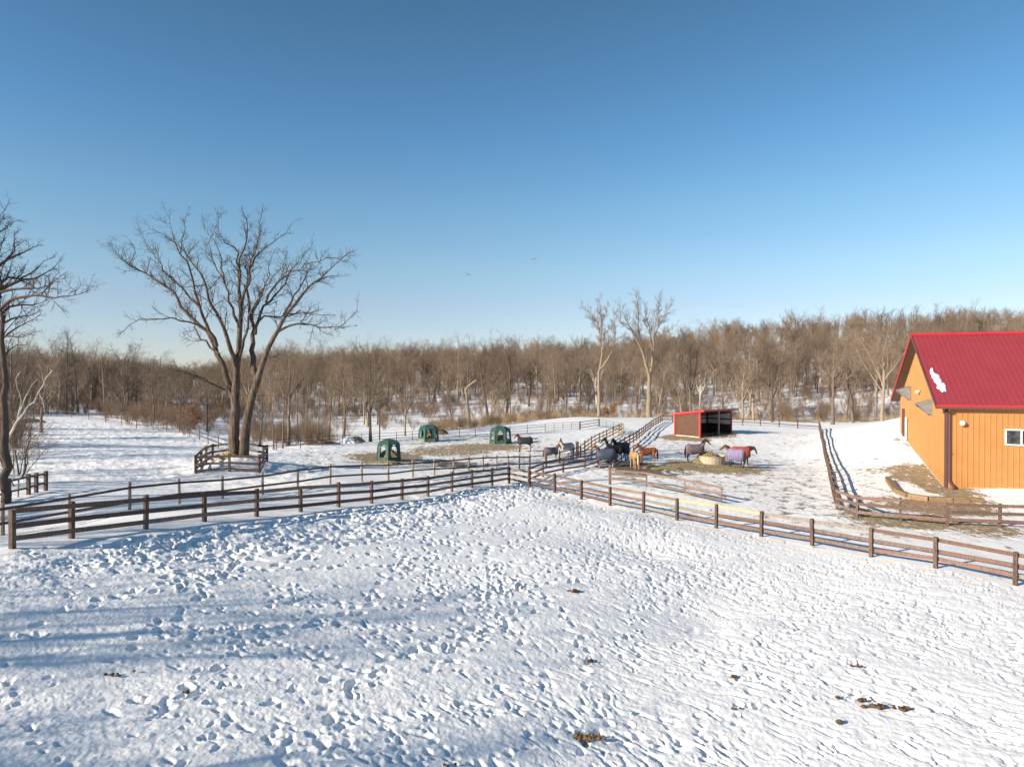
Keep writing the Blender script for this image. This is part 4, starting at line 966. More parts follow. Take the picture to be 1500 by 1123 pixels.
def make_tree(seed, h, kind):
    rs_ = np.random.RandomState(seed); T = Tree()
    if kind == 'broad': prm = dict(seg=(7, 7, 5, 4, 3), num=(0, 11, 8, 8, 5), start=(0, .28, .2, .12, .1), ang=(0, .85, .8, .8, .75), len=(0, .72, .5, .46, .55), rad=(0, .55, .5, .5, .6), wob=(.05, .16, .22, .26, .3), up=(.02, .07, .03, .02, .0), tip=(.3, .3, .3, .4, .5), rmin=.011)
    elif kind == 'slim': prm = dict(seg=(8, 6, 5, 4, 3), num=(0, 15, 7, 7, 5), start=(0, .32, .2, .12, .1), ang=(0, .72, .75, .8, .75), len=(0, .42, .52, .5, .55), rad=(0, .42, .5, .5, .6), wob=(.03, .14, .22, .26, .3), up=(.02, .10, .03, .02, .0), tip=(.2, .3, .3, .4, .5), rmin=.011)
    elif kind == 'fork': prm = dict(seg=(6, 7, 5, 4, 3), num=(0, 7, 11, 9, 5), start=(0, .45, .2, .12, .1), ang=(0, .6, .75, .8, .75), len=(0, .95, .42, .44, .55), rad=(0, .62, .42, .45, .6), wob=(.06, .12, .22, .26, .3), up=(.02, .08, .04, .02, .0), tip=(.6, .3, .3, .4, .5), rmin=.011)
    elif kind == 'brush': prm = dict(seg=(5, 4, 4, 3), num=(0, 8, 7, 5), start=(0, .15, .15, .1), ang=(0, .6, .7, .7), len=(0, .55, .5, .5), rad=(0, .5, .5, .6), wob=(.12, .15, .2, .25), up=(.05, .08, .03, .0), tip=(.3, .3, .4, .5), rmin=.009)
    L0 = h*{'broad': .62, 'slim': .85, 'fork': .45, 'brush': .8}[kind]; r0 = h*{'broad': .0165, 'slim': .0115, 'fork': .017, 'brush': .008}[kind]
    if kind == 'brush':
        for i in range(7):
            a = rs_.rand()*6.28; d = unit(np.array([math.cos(a)*.45, math.sin(a)*.45, 1])); branch(T, rs_, np.array([math.cos(a)*.25, math.sin(a)*.25, -.15]), d, L0*(.6+.5*rs_.rand()), r0*(.7+.5*rs_.rand()), 0, prm)
    else:
        d = unit(np.array([rs_.randn()*.05, rs_.randn()*.05, 1])); branch(T, rs_, np.array([0, 0, -.4]), d, L0, r0, 0, prm)
        p, r = T.br[0]; r[0] *= 1.35
    # normalise the height
    zt = max(p[:, 2].max() for p, _ in T.br); s = h/zt
    T.br = [(p*s, r*(s**.5)) for p, r in T.br]
    return T
BIG = lambda r: r[0] >= .045
SML = lambda r: r[0] < .045
def tree_obj(name, label, T, p, bark, twig, rz=0, sc=1, group=None, cat='tree', thr=.045):
    root = empty(name, p, rz); root.scale = (sc,)*3; tag(root, label, cat, group)
    link('trunk', T.mesh('trunk', M[bark], lambda r: r[0] >= thr), root)
    link('crown', T.mesh('crown', M[twig], lambda r: r[0] < thr), root)
    return root

# ---- the big oak, its limbs traced and spread in depth
def traced(limbs, toP, D0, seed, prm, ntw, kyr):
    T = Tree(); rs_ = np.random.RandomState(seed)
    for pts, r0, r1, ky in limbs:
        q = []
        x0 = pts[0][0]; y0 = pts[0][1]; ln = 0
        for i, (x, y) in enumerate(pts):
            if i: ln += math.hypot(x-pts[i-1][0], y-pts[i-1][1])
            q.append(toP(x, y, D0+ky[0]+ky[1]*ln*kyr))
        q = np.array([tuple(v) for v in q])
        # resample smoothly with small kinks
        seg = np.r_[0, np.cumsum(np.linalg.norm(np.diff(q, axis=0), axis=1))]; n_ = max(4, int(seg[-1]/.55)+2); n_ = min(n_, 26)
        t = np.linspace(0, seg[-1], n_); qq = np.stack([np.interp(t, seg, q[:, i]) for i in range(3)], 1)
        qq[1:-1] += rs_.randn(n_-2, 3)*min(.07, seg[-1]*.012)*(.4 if r0 > .25 else .6 if r0 > .12 else 1)
        rr = r1+(r0-r1)*(1-np.linspace(0, 1, n_))**1.35
        T.add(qq, rr)
        if ntw and r0 > .005: 
            k = max(2, int(seg[-1]*ntw*(.6 if r0 > .25 else 1)))
            sprout(T, rs_, qq, np.minimum(rr, .06), max(1.5, min(4.6, seg[-1]*.55)), 1, prm, n_=k, start=.18 if r0 < .2 else .55)
    return T
oz = lambda x, y, D: P(150+x/2.8075, 290+y/2.8075, D)
kk = 1/2.8075/1000*46.8
OAK = [
 ([(545, 1075), (543, 1000), (543, 960), (548, 880), (546, 800), (553, 720), (560, 620), (568, 540), (572, 470), (568, 400), (560, 320), (565, 250), (590, 180), (600, 110), (575, 55)], .41, .02, (0, .0)),
 ([(580, 1070), (585, 1000), (590, 950), (605, 870), (622, 800), (640, 740), (665, 670), (690, 600), (720, 550), (745, 490), (790, 440), (830, 390), (870, 345), (920, 310), (960, 270), (1020, 220)], .36, .02, (-.1, -.12)),
 ([(548, 850), (525, 780), (500, 700), (470, 620), (430, 545), (390, 510), (330, 455), (290, 380), (240, 345), (190, 320), (150, 295), (95, 275), (60, 230), (15, 180)], .24, .015, (.1, .10)),
 ([(108, 275), (135, 230), (130, 195), (110, 170), (95, 155)], .035, .01, (.9, .1)),
 ([(470, 610), (440, 545), (412, 480), (388, 405), (372, 335), (352, 262), (320, 230), (297, 190), (290, 140), (275, 65)], .15, .012, (0, -.28)),
 ([(318, 232), (335, 150), (340, 90), (360, 35)], .05, .01, (-.9, -.1)),
 ([(545, 690), (520, 600), (495, 540), (470, 470), (440, 430), (422, 350), (400, 300), (360, 255), (318, 205), (290, 170), (270, 165), (205, 130)], .17, .012, (-.2, -.3)),
 ([(400, 450), (370, 415), (330, 370), (275, 320), (235, 270), (200, 225), (180, 180), (150, 115)], .10, .012, (.4, .35)),
 ([(440, 555), (400, 528), (370, 515), (310, 500), (240, 495), (160, 497), (110, 530), (65, 560)], .075, .015, (-.3, -.25)),
 ([(505, 790), (470, 770), (420, 740), (350, 715), (290, 705), (240, 740), (165, 805)], .075, .02, (-.2, -.3)),
 ([(562, 540), (530, 430), (505, 350), (490, 290), (475, 230), (440, 150), (415, 100)], .11, .012, (.1, .25)),
 ([(568, 330), (560, 230), (520, 190), (490, 180), (480, 130), (480, 60)], .08, .01, (0, -.3)),
 ([(572, 440), (600, 330), (620, 230), (650, 130), (660, 40)], .11, .012, (.1, -.25)),
 ([(600, 300), (640, 230), (680, 200), (740, 150), (790, 95)], .08, .01, (-.4, .2)),
 ([(636, 745), (622, 690), (618, 640), (622, 580), (625, 540), (610, 490), (600, 430), (595, 370), (600, 300), (612, 240), (640, 180), (650, 120)], .22, .015, (0, .28)),
 ([(628, 560), (650, 480), (670, 430), (710, 400), (750, 350), (780, 290), (820, 250), (865, 185)], .13, .012, (.3, .3)),
 ([(718, 552), (760, 525), (800, 512), (850, 515), (900, 535), (960, 540), (1010, 500), (1035, 470), (1050, 430)], .09, .012, (-.4, -.2)),
 ([(955, 540), (1000, 530), (1050, 525)], .03, .01, (-1.6, -.1)),
 ([(640, 510), (670, 490), (700, 490), (760, 480), (820, 460), (880, 475), (960, 480)], .07, .012, (.5, .4)),
 ([(672, 430), (690, 390), (740, 330), (800, 290), (860, 260), (940, 240), (1010, 260)], .09, .012, (.4, -.3)),
 ([(870, 345), (920, 325), (1000, 320)], .05, .012, (-1.6, -.1)),
 ([(615, 500), (650, 390), (680, 330), (690, 260), (710, 210)], .09, .012, (.3, .35)),
 ([(745, 490), (790, 480), (860, 470), (910, 455)], .06, .012, (-.8, .3)),
 ([(500, 350), (455, 260), (440, 180), (470, 110), (510, 50)], .05, .01, (.6, .2)),
 ([(555, 660), (590, 560), (600, 500), (640, 420), (690, 340), (740, 270), (760, 220)], .12, .012, (0, -.4)),
 ([(480, 640), (430, 600), (395, 560), (360, 470), (300, 400), (290, 350)], .09, .012, (.2, .5)),
 ([(640, 665), (680, 660), (720, 650)], .05, .03, (-.3, -.3)),
 ([(745, 480), (800, 390), (850, 300), (900, 260), (920, 215)], .08, .012, (-.6, .3)),
]
prm_oak = dict(seg=(6, 5, 4, 3), num=(0, 4, 6, 5), start=(0, .2, .1, .1), ang=(0, .75, .8, .8), len=(0, .38, .55, .55), rad=(0, .55, .55, .6), wob=(.1, .2, .25, .3), up=(.05, .1, .06, .03), tip=(.3, .3, .4, .5), rmin=.012)
TO = traced(OAK, oz, 46.8, 3, prm_oak, 1.9, kk)
for p, r in TO.br[:2]: r[0] *= 1.35; r[1] *= 1.1
p0 = on(TREE_AT)
T2 = Tree(); T2.br = [(p-np.array(tuple(p0)), r) for p, r in TO.br]
tree_obj('oak_tree', 'big spreading bare oak with a double trunk inside the board enclosure', T2, p0, 'bark_oak', 'twig_oak')
haymound('leaf_litter', on(TREE_AT)+Vector((-.35, -.9, .1)), .9, .5, .35, 'tan straw heaped at the foot of the big oak', M['reed'], 5, 31, 'straw')
# ---- tree at the left edge
lz = lambda x, y, D: P(x/5.613, 300+y/5.613, D)
k2 = 1/5.613/1000*32
LEFT = [
 ([(48, 2450), (45, 2200), (42, 1900), (40, 1600), (30, 1300), (15, 1000), (0, 700), (-30, 450), (-50, 200), (-60, 60)], .22, .04, (0, 0)),
 ([(10, 850), (60, 800), (150, 755), (300, 735), (430, 755), (600, 745), (680, 720), (740, 695)], .09, .01, (0, -.3)),
 ([(610, 745), (630, 690), (680, 650)], .025, .008, (-1.0, -.1)),
 ([(0, 700), (100, 640), (200, 625), (320, 600), (400, 530), (470, 490), (500, 450)], .09, .01, (.1, .25)),
 ([(0, 720), (150, 690), (300, 690), (440, 655), (500, 590), (550, 550)], .07, .01, (0, -.1)),
 ([(-30, 520), (80, 440), (170, 400), (270, 350), (350, 330)], .08, .01, (0, .3)),
 ([(60, 450), (130, 370), (110, 270), (120, 210)], .06, .01, (.3, .2)),
 ([(-50, 250), (50, 180), (100, 140), (160, 120)], .06, .01, (0, -.2)),
 ([(10, 900), (100, 815), (300, 830), (380, 770), (420, 760)], .07, .01, (.1, .4)),
 ([(-10, 650), (60, 600), (200, 600), (270, 570), (380, 440), (450, 430)], .07, .01, (0, .45)),
 ([(15, 980), (120, 920), (260, 910), (350, 860)], .06, .01, (0, .3)),
 ([(20, 1080), (80, 1070), (200, 1090), (300, 1040)], .05, .01, (0, -.3)),
 ([(0, 760), (-150, 650), (-280, 500)], .1, .02, (0, .2)), ([(-30, 500), (-160, 330), (-300, 200)], .09, .02, (0, -.2)), ([(20, 1000), (-150, 880), (-350, 800)], .09, .02, (0, .3)),
 ([(20, 1100), (150, 1000), (240, 980), (330, 900)], .05, .01, (0, .5)),
 ([(30, 1250), (120, 1150), (220, 1150)], .05, .01, (0, .4)),
]
prm_l = dict(prm_oak); prm_l['num'] = (0, 6, 6, 4); prm_l['up'] = (.05, .16, .08, .03); prm_l['len'] = (0, .5, .5, .5)
TL = traced(LEFT, lz, 32, 8, prm_l, 2.6, k2)
bl = on(P(8.5, 736, 32)); T2 = Tree(); T2.br = [(p-np.array(tuple(bl)), r) for p, r in TL.br]
tree_obj('bare_tree', 'dark bare tree cut by the left edge of the view, long boughs reaching right', T2, bl, 'bark_dark', 'twig_oak')
# ---- pale birch stems and a sapling near it
bz = lambda x, y, D: P(x/4.68, 480+y/4.68, D)
BI = [([(30, 800), (90, 700), (130, 600), (190, 545), (240, 490), (290, 400), (360, 290)], .085, .02, (0, -.1)), ([(130, 590), (150, 540), (180, 470), (215, 400), (260, 350)], .055, .015, (0, .2)), ([(120, 620), (140, 540), (145, 470), (120, 390), (110, 330), (140, 300)], .045, .012, (0, -.2)), ([(270, 450), (300, 520), (310, 590)], .03, .02, (0, .1))]
prm_b = dict(prm_oak); prm_b['num'] = (0, 3, 4, 3)
TB = traced(BI, bz, 39, 12, prm_b, 1.2, 1/4.68/1000*39); bl = on(P(6, 655, 39)); T2 = Tree(); T2.br = [(p-np.array(tuple(bl)), r) for p, r in TB.br]
tree_obj('birch_tree', 'leaning white stemmed birch just right of the dark left edge tree', T2, bl, 'birch', 'twig', thr=.02)
SP = [([(150, 1030), (170, 940), (185, 870), (205, 760), (215, 690), (225, 600), (240, 520), (255, 480)], .055, .015, (0, 0)), ([(195, 800), (240, 740), (300, 690)], .02, .008, (0, .1))]
TS = traced(SP, bz, 35, 14, prm_b, .8, 1/4.68/1000*35); bl = on(P(32, 699, 35)); T2 = Tree(); T2.br = [(p-np.array(tuple(bl)), r) for p, r in TS.br]
tree_obj('sapling', 'thin dark sapling rising behind the picket fence', T2, bl, 'bark_dark', 'twig', thr=.03)
SP = [([(130, 1010), (120, 930), (105, 840)], .06, .03, (0, 0)), ([(20, 1000), (60, 1030), (100, 1090)], .05, .03, (0, .1))]
TS = traced(SP, bz, 36, 15, prm_b, .5, 1/4.68/1000*36); bl = on(P(28, 696, 36)); T2 = Tree(); T2.br = [(p-np.array(tuple(bl)), r) for p, r in TS.br]
tree_obj('sapling', 'short bent dark stem left of the thin sapling', T2, bl, 'bark_dark', 'twig', thr=.03)

# ---- library of tree shapes for the wood
LIB = []
for i, (kd, h) in enumerate((('broad', 15), ('slim', 17), ('broad', 13), ('fork', 16), ('slim', 14), ('broad', 16), ('fork', 14), ('slim', 18), ('broad', 11))):
    T = make_tree(100+i, h, kd); LIB.append((kd, h, T))
BRUSH = [make_tree(200+i, 3.2, 'brush') for i in range(3)]
_cache = {}
def lib_mesh(i, bark, twig):
    if i not in _cache:
        T = LIB[i][2]; _cache[i] = (T.mesh('trunk', M['bark'], BIG), T.mesh('crown', M['twig'], SML))
    return _cache[i]
_one = {}
def one_mesh(i, bark, twig):
    k = (i, bark, twig)
    if k not in _one:
        T = LIB[i][2]; a = T.arrays(BIG); b = T.arrays(SML); v = np.concatenate([a[0], b[0]]); f = np.concatenate([a[1], b[1]+len(a[0])])
        me = np_mesh('bare_tree', v, f); me.materials.append(M[bark]); me.materials.append(M[twig])
        me.polygons.foreach_set('material_index', np.r_[np.zeros(len(a[1]), np.int32), np.ones(len(b[1]), np.int32)]); me.polygons.foreach_set('use_smooth', np.ones(len(f), bool)); _one[k] = me
    return _one[k]
def put_tree(name, label, p, i, hgt, bark='bark', twig='twig', rz=None, group=None, parts=True, lean=(0, 0), wide=1):
    s = hgt/LIB[i][1]; rz = rng.random()*6.28 if rz is None else rz
    if parts:
        root = empty(name, p, rz); tr, cr = lib_mesh(i, bark, twig); 
        for nm, me, mk in (('trunk', tr, bark), ('crown', cr, twig)):
            c = link(nm, me, root); c.material_slots[0].link = 'OBJECT'; c.material_slots[0].material = M[mk]
    else:
        root = link(name, one_mesh(i, 'bark', 'twig')); root.location = p
        for q_, mk in enumerate((bark, twig)): root.material_slots[q_].link = 'OBJECT'; root.material_slots[q_].material = M[mk]
    root.rotation_euler = (lean[0], lean[1], rz); root.scale = (s*wide, s*wide, s); tag(root, label, 'tree', group); return root
def at(px, base, top, D, **kw):
    p = on(P(px, base, D)); h = P(px, top, D).z-p.z; return p, h
NAMED = [
 ('bare tree just left of the red shed, leaning tops above the wood', 1012, 606, 459, 125, 5, 'bark', 'twig', .8),
 ('dark rounded crown tree standing above the wood right of the hay huts', 742, 598, 476, 138, 5, 'bark_dark', 'twig_dark', 1.0),
 ('second dark crowned tree beside the rounded one', 716, 600, 486, 142, 2, 'bark_dark', 'twig_dark', 1.0),
 ('slender tree with a golden fork left of the farther hay hut', 593, 632, 535, 92, 6, 'bark_pale', 'twig', .8),
 ('bare grey tree directly behind the nearest hay hut', 543, 644, 482, 79, 5, 'bark', 'twig', .8),
 ('straight slim tree left of the snowy rock pile', 466, 640, 478, 82, 7, 'bark', 'twig', .6),
 ('straight slim tree between the rock pile and the brush pile', 482, 646, 500, 76, 4, 'bark', 'twig', .7),
 ('slim tree behind the rock pile with a bent trunk', 503, 625, 492, 92, 2, 'bark', 'twig', .9),
 ('multi branched sapling right of the big oak, nearest the enclosure', 401, 655, 520, 68, 4, 'bark', 'twig', .7),
 ('second sapling right of the big oak', 414, 655, 500, 69, 7, 'bark', 'twig', .6),
 ('third thin sapling right of the big oak', 437, 638, 490, 82, 1, 'bark', 'twig', .6),
 ('bushy sapling showing between the oak trunk and the nearer saplings', 380, 652, 528, 72, 2, 'bark', 'twig', .8),
 ('forked young tree with a golden trunk right of the big oak', 422, 651, 478, 74, 6, 'bark', 'twig', .7),
 ('slim grey tree standing between the sapling group and the straight slim pair', 448, 648, 505, 78, 4, 'bark', 'twig', .7),
 ('young tree with a low crown left of the thick dark trunk', 262, 624, 540, 98, 8, 'bark', 'twig', .9),
 ('tangled bare tree right behind the dark left edge tree', 22, 640, 455, 62, 5, 'bark', 'twig', .9),
 ('second bare tree behind the birch on the left', 60, 628, 490, 84, 2, 'bark', 'twig', .9),
 ('thick dark trunk left of the big oak beside the rust leaved shrub', 303, 630, 530, 93, 8, 'bark_dark', 'twig', .8),
 ('bare tree left of the rust leaved shrub', 225, 616, 520, 108, 2, 'bark', 'twig', .8),
 ('tall dark twin topped tree above the far left field', 98, 604, 472, 120, 7, 'bark_dark', 'twig_dark', .8),
 ('second tall dark tree above the far left field', 115, 603, 474, 122, 1, 'bark_dark', 'twig_dark', .8),
 ('broad round topped oak on the skyline left of the big oak', 184, 600, 488, 150, 5, 'bark_dark', 'twig_dark', 1.15),
 ('pale trunk tree right behind the red shed', 1088, 610, 520, 118, 0, 'bark_pale', 'twig', .9),
 ('leaning pale tree to the right of the red shed', 1104, 612, 500, 118, 6, 'bark_pale', 'twig', .8),
 ('dark crooked tree in the middle of the right wood', 1131, 615, 478, 116, 8, 'bark_dark', 'twig_dark', .75),
 ('bare tree behind the far bend of the barn fence', 1220, 628, 462, 104, 0, 'bark', 'twig', .9),
 ('pale trunk tree just left of the barn gable', 1292, 626, 470, 96, 3, 'bark_pale', 'twig', .85),
 ('bare tree between the barn fence and the barn gable', 1250, 625, 478, 108, 6, 'bark', 'twig', .8),
 ('slim tree above the crest left of the tall pale pair', 800, 612, 505, 120, 4, 'bark', 'twig', .8),
 ('wide limbed tree on the skyline above the red barn roof', 1440, 560, 446, 330, 3, 'bark', 'twig', 1.2),
]
for k, (lb, px, b0_, t0_, D, i, bk, tw, wd) in enumerate(NAMED):
    p, h = at(px, b0_, t0_, D); put_tree('bare_tree', lb, p, i, h, bk, tw, (k*1.7) % 6.28, None, True, (0, R(9) if 'leaning pale' in lb else 0), wd)
cz = lambda x, y, D: P(840+x/5.106, 410+y/5.106, D)
T944 = [([(565, 1020), (565, 900), (567, 800), (568, 720), (545, 640), (520, 540), (470, 440), (430, 370), (390, 280), (340, 180)], .52, .02, (0, -.15)), ([(570, 730), (590, 620), (595, 540), (575, 430), (570, 350), (535, 260), (530, 180)], .3, .02, (0, .2)),
 ([(520, 540), (490, 400), (485, 280), (480, 180), (460, 85)], .17, .02, (-.8, .15)), ([(585, 650), (600, 500), (600, 400), (620, 300), (640, 200), (650, 115)], .26, .02, (.2, -.25)), ([(600, 430), (660, 300), (710, 220), (740, 160)], .13, .02, (-.3, .2)),
 ([(545, 640), (500, 520), (430, 450), (380, 420)], .13, .02, (-.3, .5)), ([(570, 400), (530, 310), (500, 250)], .09, .02, (.5, .3)), ([(600, 460), (680, 400), (760, 340)], .1, .02, (-.2, -.5)), ([(560, 840), (600, 870), (650, 830)], .07, .02, (0, -.3)), ([(430, 370), (370, 330), (310, 250)], .08, .02, (-1.5, .3))]
T876 = [([(190, 1020), (190, 850), (188, 700), (205, 620), (215, 540), (205, 450), (195, 380), (170, 300), (130, 240), (60, 190)], .33, .02, (0, .15)), ([(203, 430), (210, 330), (200, 230), (190, 130)], .13, .02, (.4, -.2)), ([(203, 665), (250, 600), (290, 530), (310, 450), (310, 330), (300, 240)], .17, .02, (0, -.3)),
 ([(222, 520), (230, 400), (260, 380), (300, 340)], .13, .02, (.3, .4)), ([(195, 380), (180, 320), (150, 290), (90, 280)], .08, .02, (.6, -.3)), ([(198, 400), (150, 330), (120, 270)], .07, .02, (.6, .4)), ([(205, 330), (240, 260), (260, 170)], .06, .02, (.2, .3))]
prm_c = dict(seg=(6, 6, 5, 4, 3), num=(0, 3, 7, 7, 4), start=(0, .2, .15, .1, .1), ang=(0, .7, .75, .8, .75), len=(0, .5, .5, .5, .5), rad=(0, .55, .55, .5, .6), wob=(.1, .16, .22, .26, .3), up=(.05, .12, .06, .03, .02), tip=(.3, .3, .3, .4, .5), rmin=.013)
for TR_, D_, sd__, lb, b_px in ((T944, 119, 51, 'tallest broad pale tree at the crest, directly behind the lane fence end', (950.6, 611)), (T876, 118, 52, 'tall slim pale trunked tree at the crest, left of the broadest one', (877, 611))):
    TS = traced(TR_, cz, D_, sd__, prm_c, 2.8, 1/5.106/1000*D_); bl = on(P(b_px[0], b_px[1], D_)); T2 = Tree(); T2.br = [(p-np.array(tuple(bl)), r) for p, r in TS.br]
    tree_obj('bare_tree', lb, T2, bl, 'bark_pale', 'twig', thr=.07)
# broken snag with a pale snapped limb
SN = [([(687, 624), (686, 600), (684, 580), (682, 572), (685, 566), (692, 561), (698, 557)], .26, .16, (0, 0)), ([(683, 576), (680, 566)], .1, .05, (0, 0))]
TS = traced(SN, P, 95, 17, prm_b, 0, 95/1000); bl = on(P(687, 624, 95)); T2 = Tree(); T2.br = [(p-np.array(tuple(bl)), r) for p, r in TS.br]
o = T2.mesh('snag_tree', M['bark_pale'], lambda r: True); o = link('snag_tree', o); o.location = bl; tag(o, 'short broken pale snag with a snapped top beyond the hay huts', 'tree')
# dead pole behind the hay huts
mb = MB(); mb.tube([Vector((0, 0, -.3)), Vector((.02, 0, 2.5)), Vector((0, 0, 4.6))], [.09, .07, .04], 6); o = mb.build('dead_pole', M['bark_dark'], None); o.location = on(P(556, 634, 84)); tag(o, 'thin dark dead pole standing in the snow right of the grey tree', 'pole')
# rust-leaved shrub
def leafy(seed, h, nl):
    T = make_tree(seed, h, 'brush'); v, f = T.arrays(lambda r: True); rs_ = np.random.RandomState(seed)
    tips = np.array([p[-1] for p, r in T.br if len(p) <= 3]); c = tips[rs_.randint(len(tips), size=nl)]+rs_.randn(nl, 3)*.08
    a = rs_.randn(nl, 3); a /= np.linalg.norm(a, axis=1, keepdims=True); b = np.cross(a, rs_.randn(nl, 3)); b /= np.linalg.norm(b, axis=1, keepdims=True); s = (.05+.05*rs_.rand(nl, 1))
    lv = np.stack([c-a*s, c+b*s*.6, c+a*s, c-b*s*.6], 1).reshape(-1, 3); lf = np.arange(nl*4).reshape(-1, 4)
    return (v, f), (lv, lf)
(v, f), (lv, lf) = leafy(41, 4.2, 2600)
for px, py, D, sc_, lb in ((286, 624, 96, 1.05, 'rust leaved oak shrub left of the thick dark trunk'), (264, 620, 104, .9, 'smaller tan leaved shrub farther left at the wood edge'), (893, 606, 126, .8, 'rust leaved shrub at the crest between the two tall pale trees')):
    root = empty('leafy_shrub', on(P(px, py, D))); root.scale = (sc_,)*3; root.rotation_euler[2] = px; tag(root, lb, 'shrub')
    a = np_mesh('stem', v, f); a.materials.append(M['brush']); link('stem', a, root); a = np_mesh('foliage', lv, lf); a.materials.append(M['rust_leaf'] if sc_ > 1 else M['reed'] if sc_ > .85 else M['rust_leaf']); link('foliage', a, root)

# ---- scatter: the wood
def blocked(x, y):
    u = x/y
    return False
rw = np.random.RandomState(23); spots = []
def edge_D(u):   # where the wood starts, by bearing
    us = [-1.1, -.72, -.62, -.52, -.46, -.40, -.30, -.22, -.12, -.02, .08, .2, .3, .42, .5, .56, .62, 1.1]
    ds = [60, 112, 122, 120, 108, 98, 96, 104, 112, 128, 134, 132, 128, 118, 114, 112, 100, 95]
    return float(np.interp(u, us, ds))
tries = 0
while len(spots) < 3600 and tries < 60000:
    tries += 1
    u = -1.05+2.1*rw.rand(); y = 95+(430-95)*rw.rand()**.75
    e = edge_D(u)
    if y < e: continue
    # thin scatter at the front, dense behind
    dens = np.interp(y-e, [0, 8, 30, 55, 85, 400], [.6, .35, .2, .4, .9, 1])
    if -.4 < u < .02: dens = np.interp(y-e, [0, 8, 50, 90, 130, 400], [.4, .16, .12, .5, 1, 1])
    if u < -.5: dens = np.interp(y-e, [0, 8, 40, 400], [.55, .8, 1, 1])
    if rw.rand() > dens*min(1, y/260)**.3: continue
    spots.append((u*y, y))
spots.sort(key=lambda s: s[1])
kinds = [('bark', 'twig'), ('bark', 'twig'), ('bark', 'twig'), ('bark_dark', 'twig_dark'), ('bark_pale', 'twig'), ('birch', 'twig')]
vis = [s for s in spots if abs(s[0]/s[1]) < .80]; first = set(vis[:265])
far = []
def hscale(u):
    return float(np.interp(u, [-.8, -.55, -.47, -.4, -.2, 0, .3, .8], [1.0, .92, .70, .97, 1.0, 1.03, 1.06, 1.05]))
GW = 'bare trees of the wood'
n_ind = 0
for s in spots:
    x, y = s; i = rw.randint(len(LIB)); h = LIB[i][1]*(.72+.42*rw.rand())*hscale(x/y); k = 5 if rw.rand() < .06 else (4 if rw.rand() < (.32 if y < 150 else .12) else rw.randint(5)); h *= (1.12 if rw.rand() < .12 else .8 if rw.rand() < .3 else 1)
    if y-edge_D(x/y) < 25: h *= .72
    p = Vector((x, y, zg(x, y)))
    if s in first:
        put_tree('bare_tree', 'leafless brown tree among its like in the wood behind the pasture', p, i, h, *kinds[k], None, GW, n_ind < 90); n_ind += 1
    else: far.append((x, y, zg(x, y), i, h/LIB[i][1], rw.rand()*6.28, (0, 0, 0, 3, 4, 0)[k]))
# far wood continues as one mass, each tree an instance of the same shapes
for _ in range(900):
    u = -1.05+2.1*rw.rand(); y = 430+420*rw.rand()**1.2; i = rw.randint(len(LIB)); far.append((u*y, y, zg(u*y, y), i, (.8+.4*rw.rand())*hscale(u), rw.rand()*6.28, (0, 0, 3, 4)[rw.randint(4)]))
def scatter(name, label, items, protos, cat):
    """items: x,y,z,proto index,scale,rot ; one object that instances the shapes in protos"""
    A = np.array([it[:3] for it in items], np.float32); me = bpy.data.meshes.new(name); me.vertices.add(len(A)); me.vertices.foreach_set('co', A.ravel())
    for nm, tp, arr in (('proto', 'INT', np.array([it[3] for it in items], np.int32)), ('size', 'FLOAT', np.array([it[4] for it in items], np.float32)), ('turn', 'FLOAT', np.array([it[5] for it in items], np.float32))):
        a = me.attributes.new(nm, tp, 'POINT'); a.data.foreach_set('value', arr)
    o = link(name, me); tag(o, label, cat, None, 'stuff')
    ng = bpy.data.node_groups.new(name, 'GeometryNodeTree'); ng.interface.new_socket('Geometry', in_out='INPUT', socket_type='NodeSocketGeometry'); ng.interface.new_socket('Geometry', in_out='OUTPUT', socket_type='NodeSocketGeometry')
    gi = ng.nodes.new('NodeGroupInput'); go = ng.nodes.new('NodeGroupOutput'); jn = ng.nodes.new('GeometryNodeJoinGeometry')
    def named(nm, dt):
        n_ = ng.nodes.new('GeometryNodeInputNamedAttribute'); n_.data_type = dt; n_.inputs[0].default_value = nm; return n_.outputs[0]
    pr_ = named('proto', 'INT'); sz = named('size', 'FLOAT'); tn = named('turn', 'FLOAT')
    cx_ = ng.nodes.new('ShaderNodeCombineXYZ'); ng.links.new(tn, cx_.inputs[2])
    for i, me_ in enumerate(protos):
        po = bpy.data.objects.new(name+'_shape', me_)
        oi = ng.nodes.new('GeometryNodeObjectInfo'); oi.inputs[0].default_value = po; oi.inputs['As Instance'].default_value = True
        cm = ng.nodes.new('FunctionNodeCompare'); cm.data_type = 'INT'; cm.operation = 'EQUAL'
        ia = [s_ for s_ in cm.inputs if s_.type == 'INT']; ng.links.new(pr_, ia[0]); ia[1].default_value = i
        ip = ng.nodes.new('GeometryNodeInstanceOnPoints'); ng.links.new(gi.outputs[0], ip.inputs['Points']); ng.links.new(cm.outputs[0], ip.inputs['Selection']); ng.links.new(oi.outputs['Geometry'], ip.inputs['Instance'])
        ng.links.new(cx_.outputs[0], ip.inputs['Rotation']); ng.links.new(sz, ip.inputs['Scale']); ng.links.new(ip.outputs[0], jn.inputs[0])
    ng.links.new(jn.outputs[0], go.inputs[0])
    md = o.modifiers.new('scatter', 'NODES'); md.node_group = ng; return o
protos = []; pmap = {}
items = []
for x, y, z, i, s, r, k in far:
    kk_ = kinds[k]; key = (i, kk_)
    if key not in pmap: pmap[key] = len(protos); protos.append(one_mesh(i, *kk_))
    items.append((x, y, z, pmap[key], s, r))
scatter('far_wood', 'brown bare wood covering the far slopes', items, protos, 'wood')
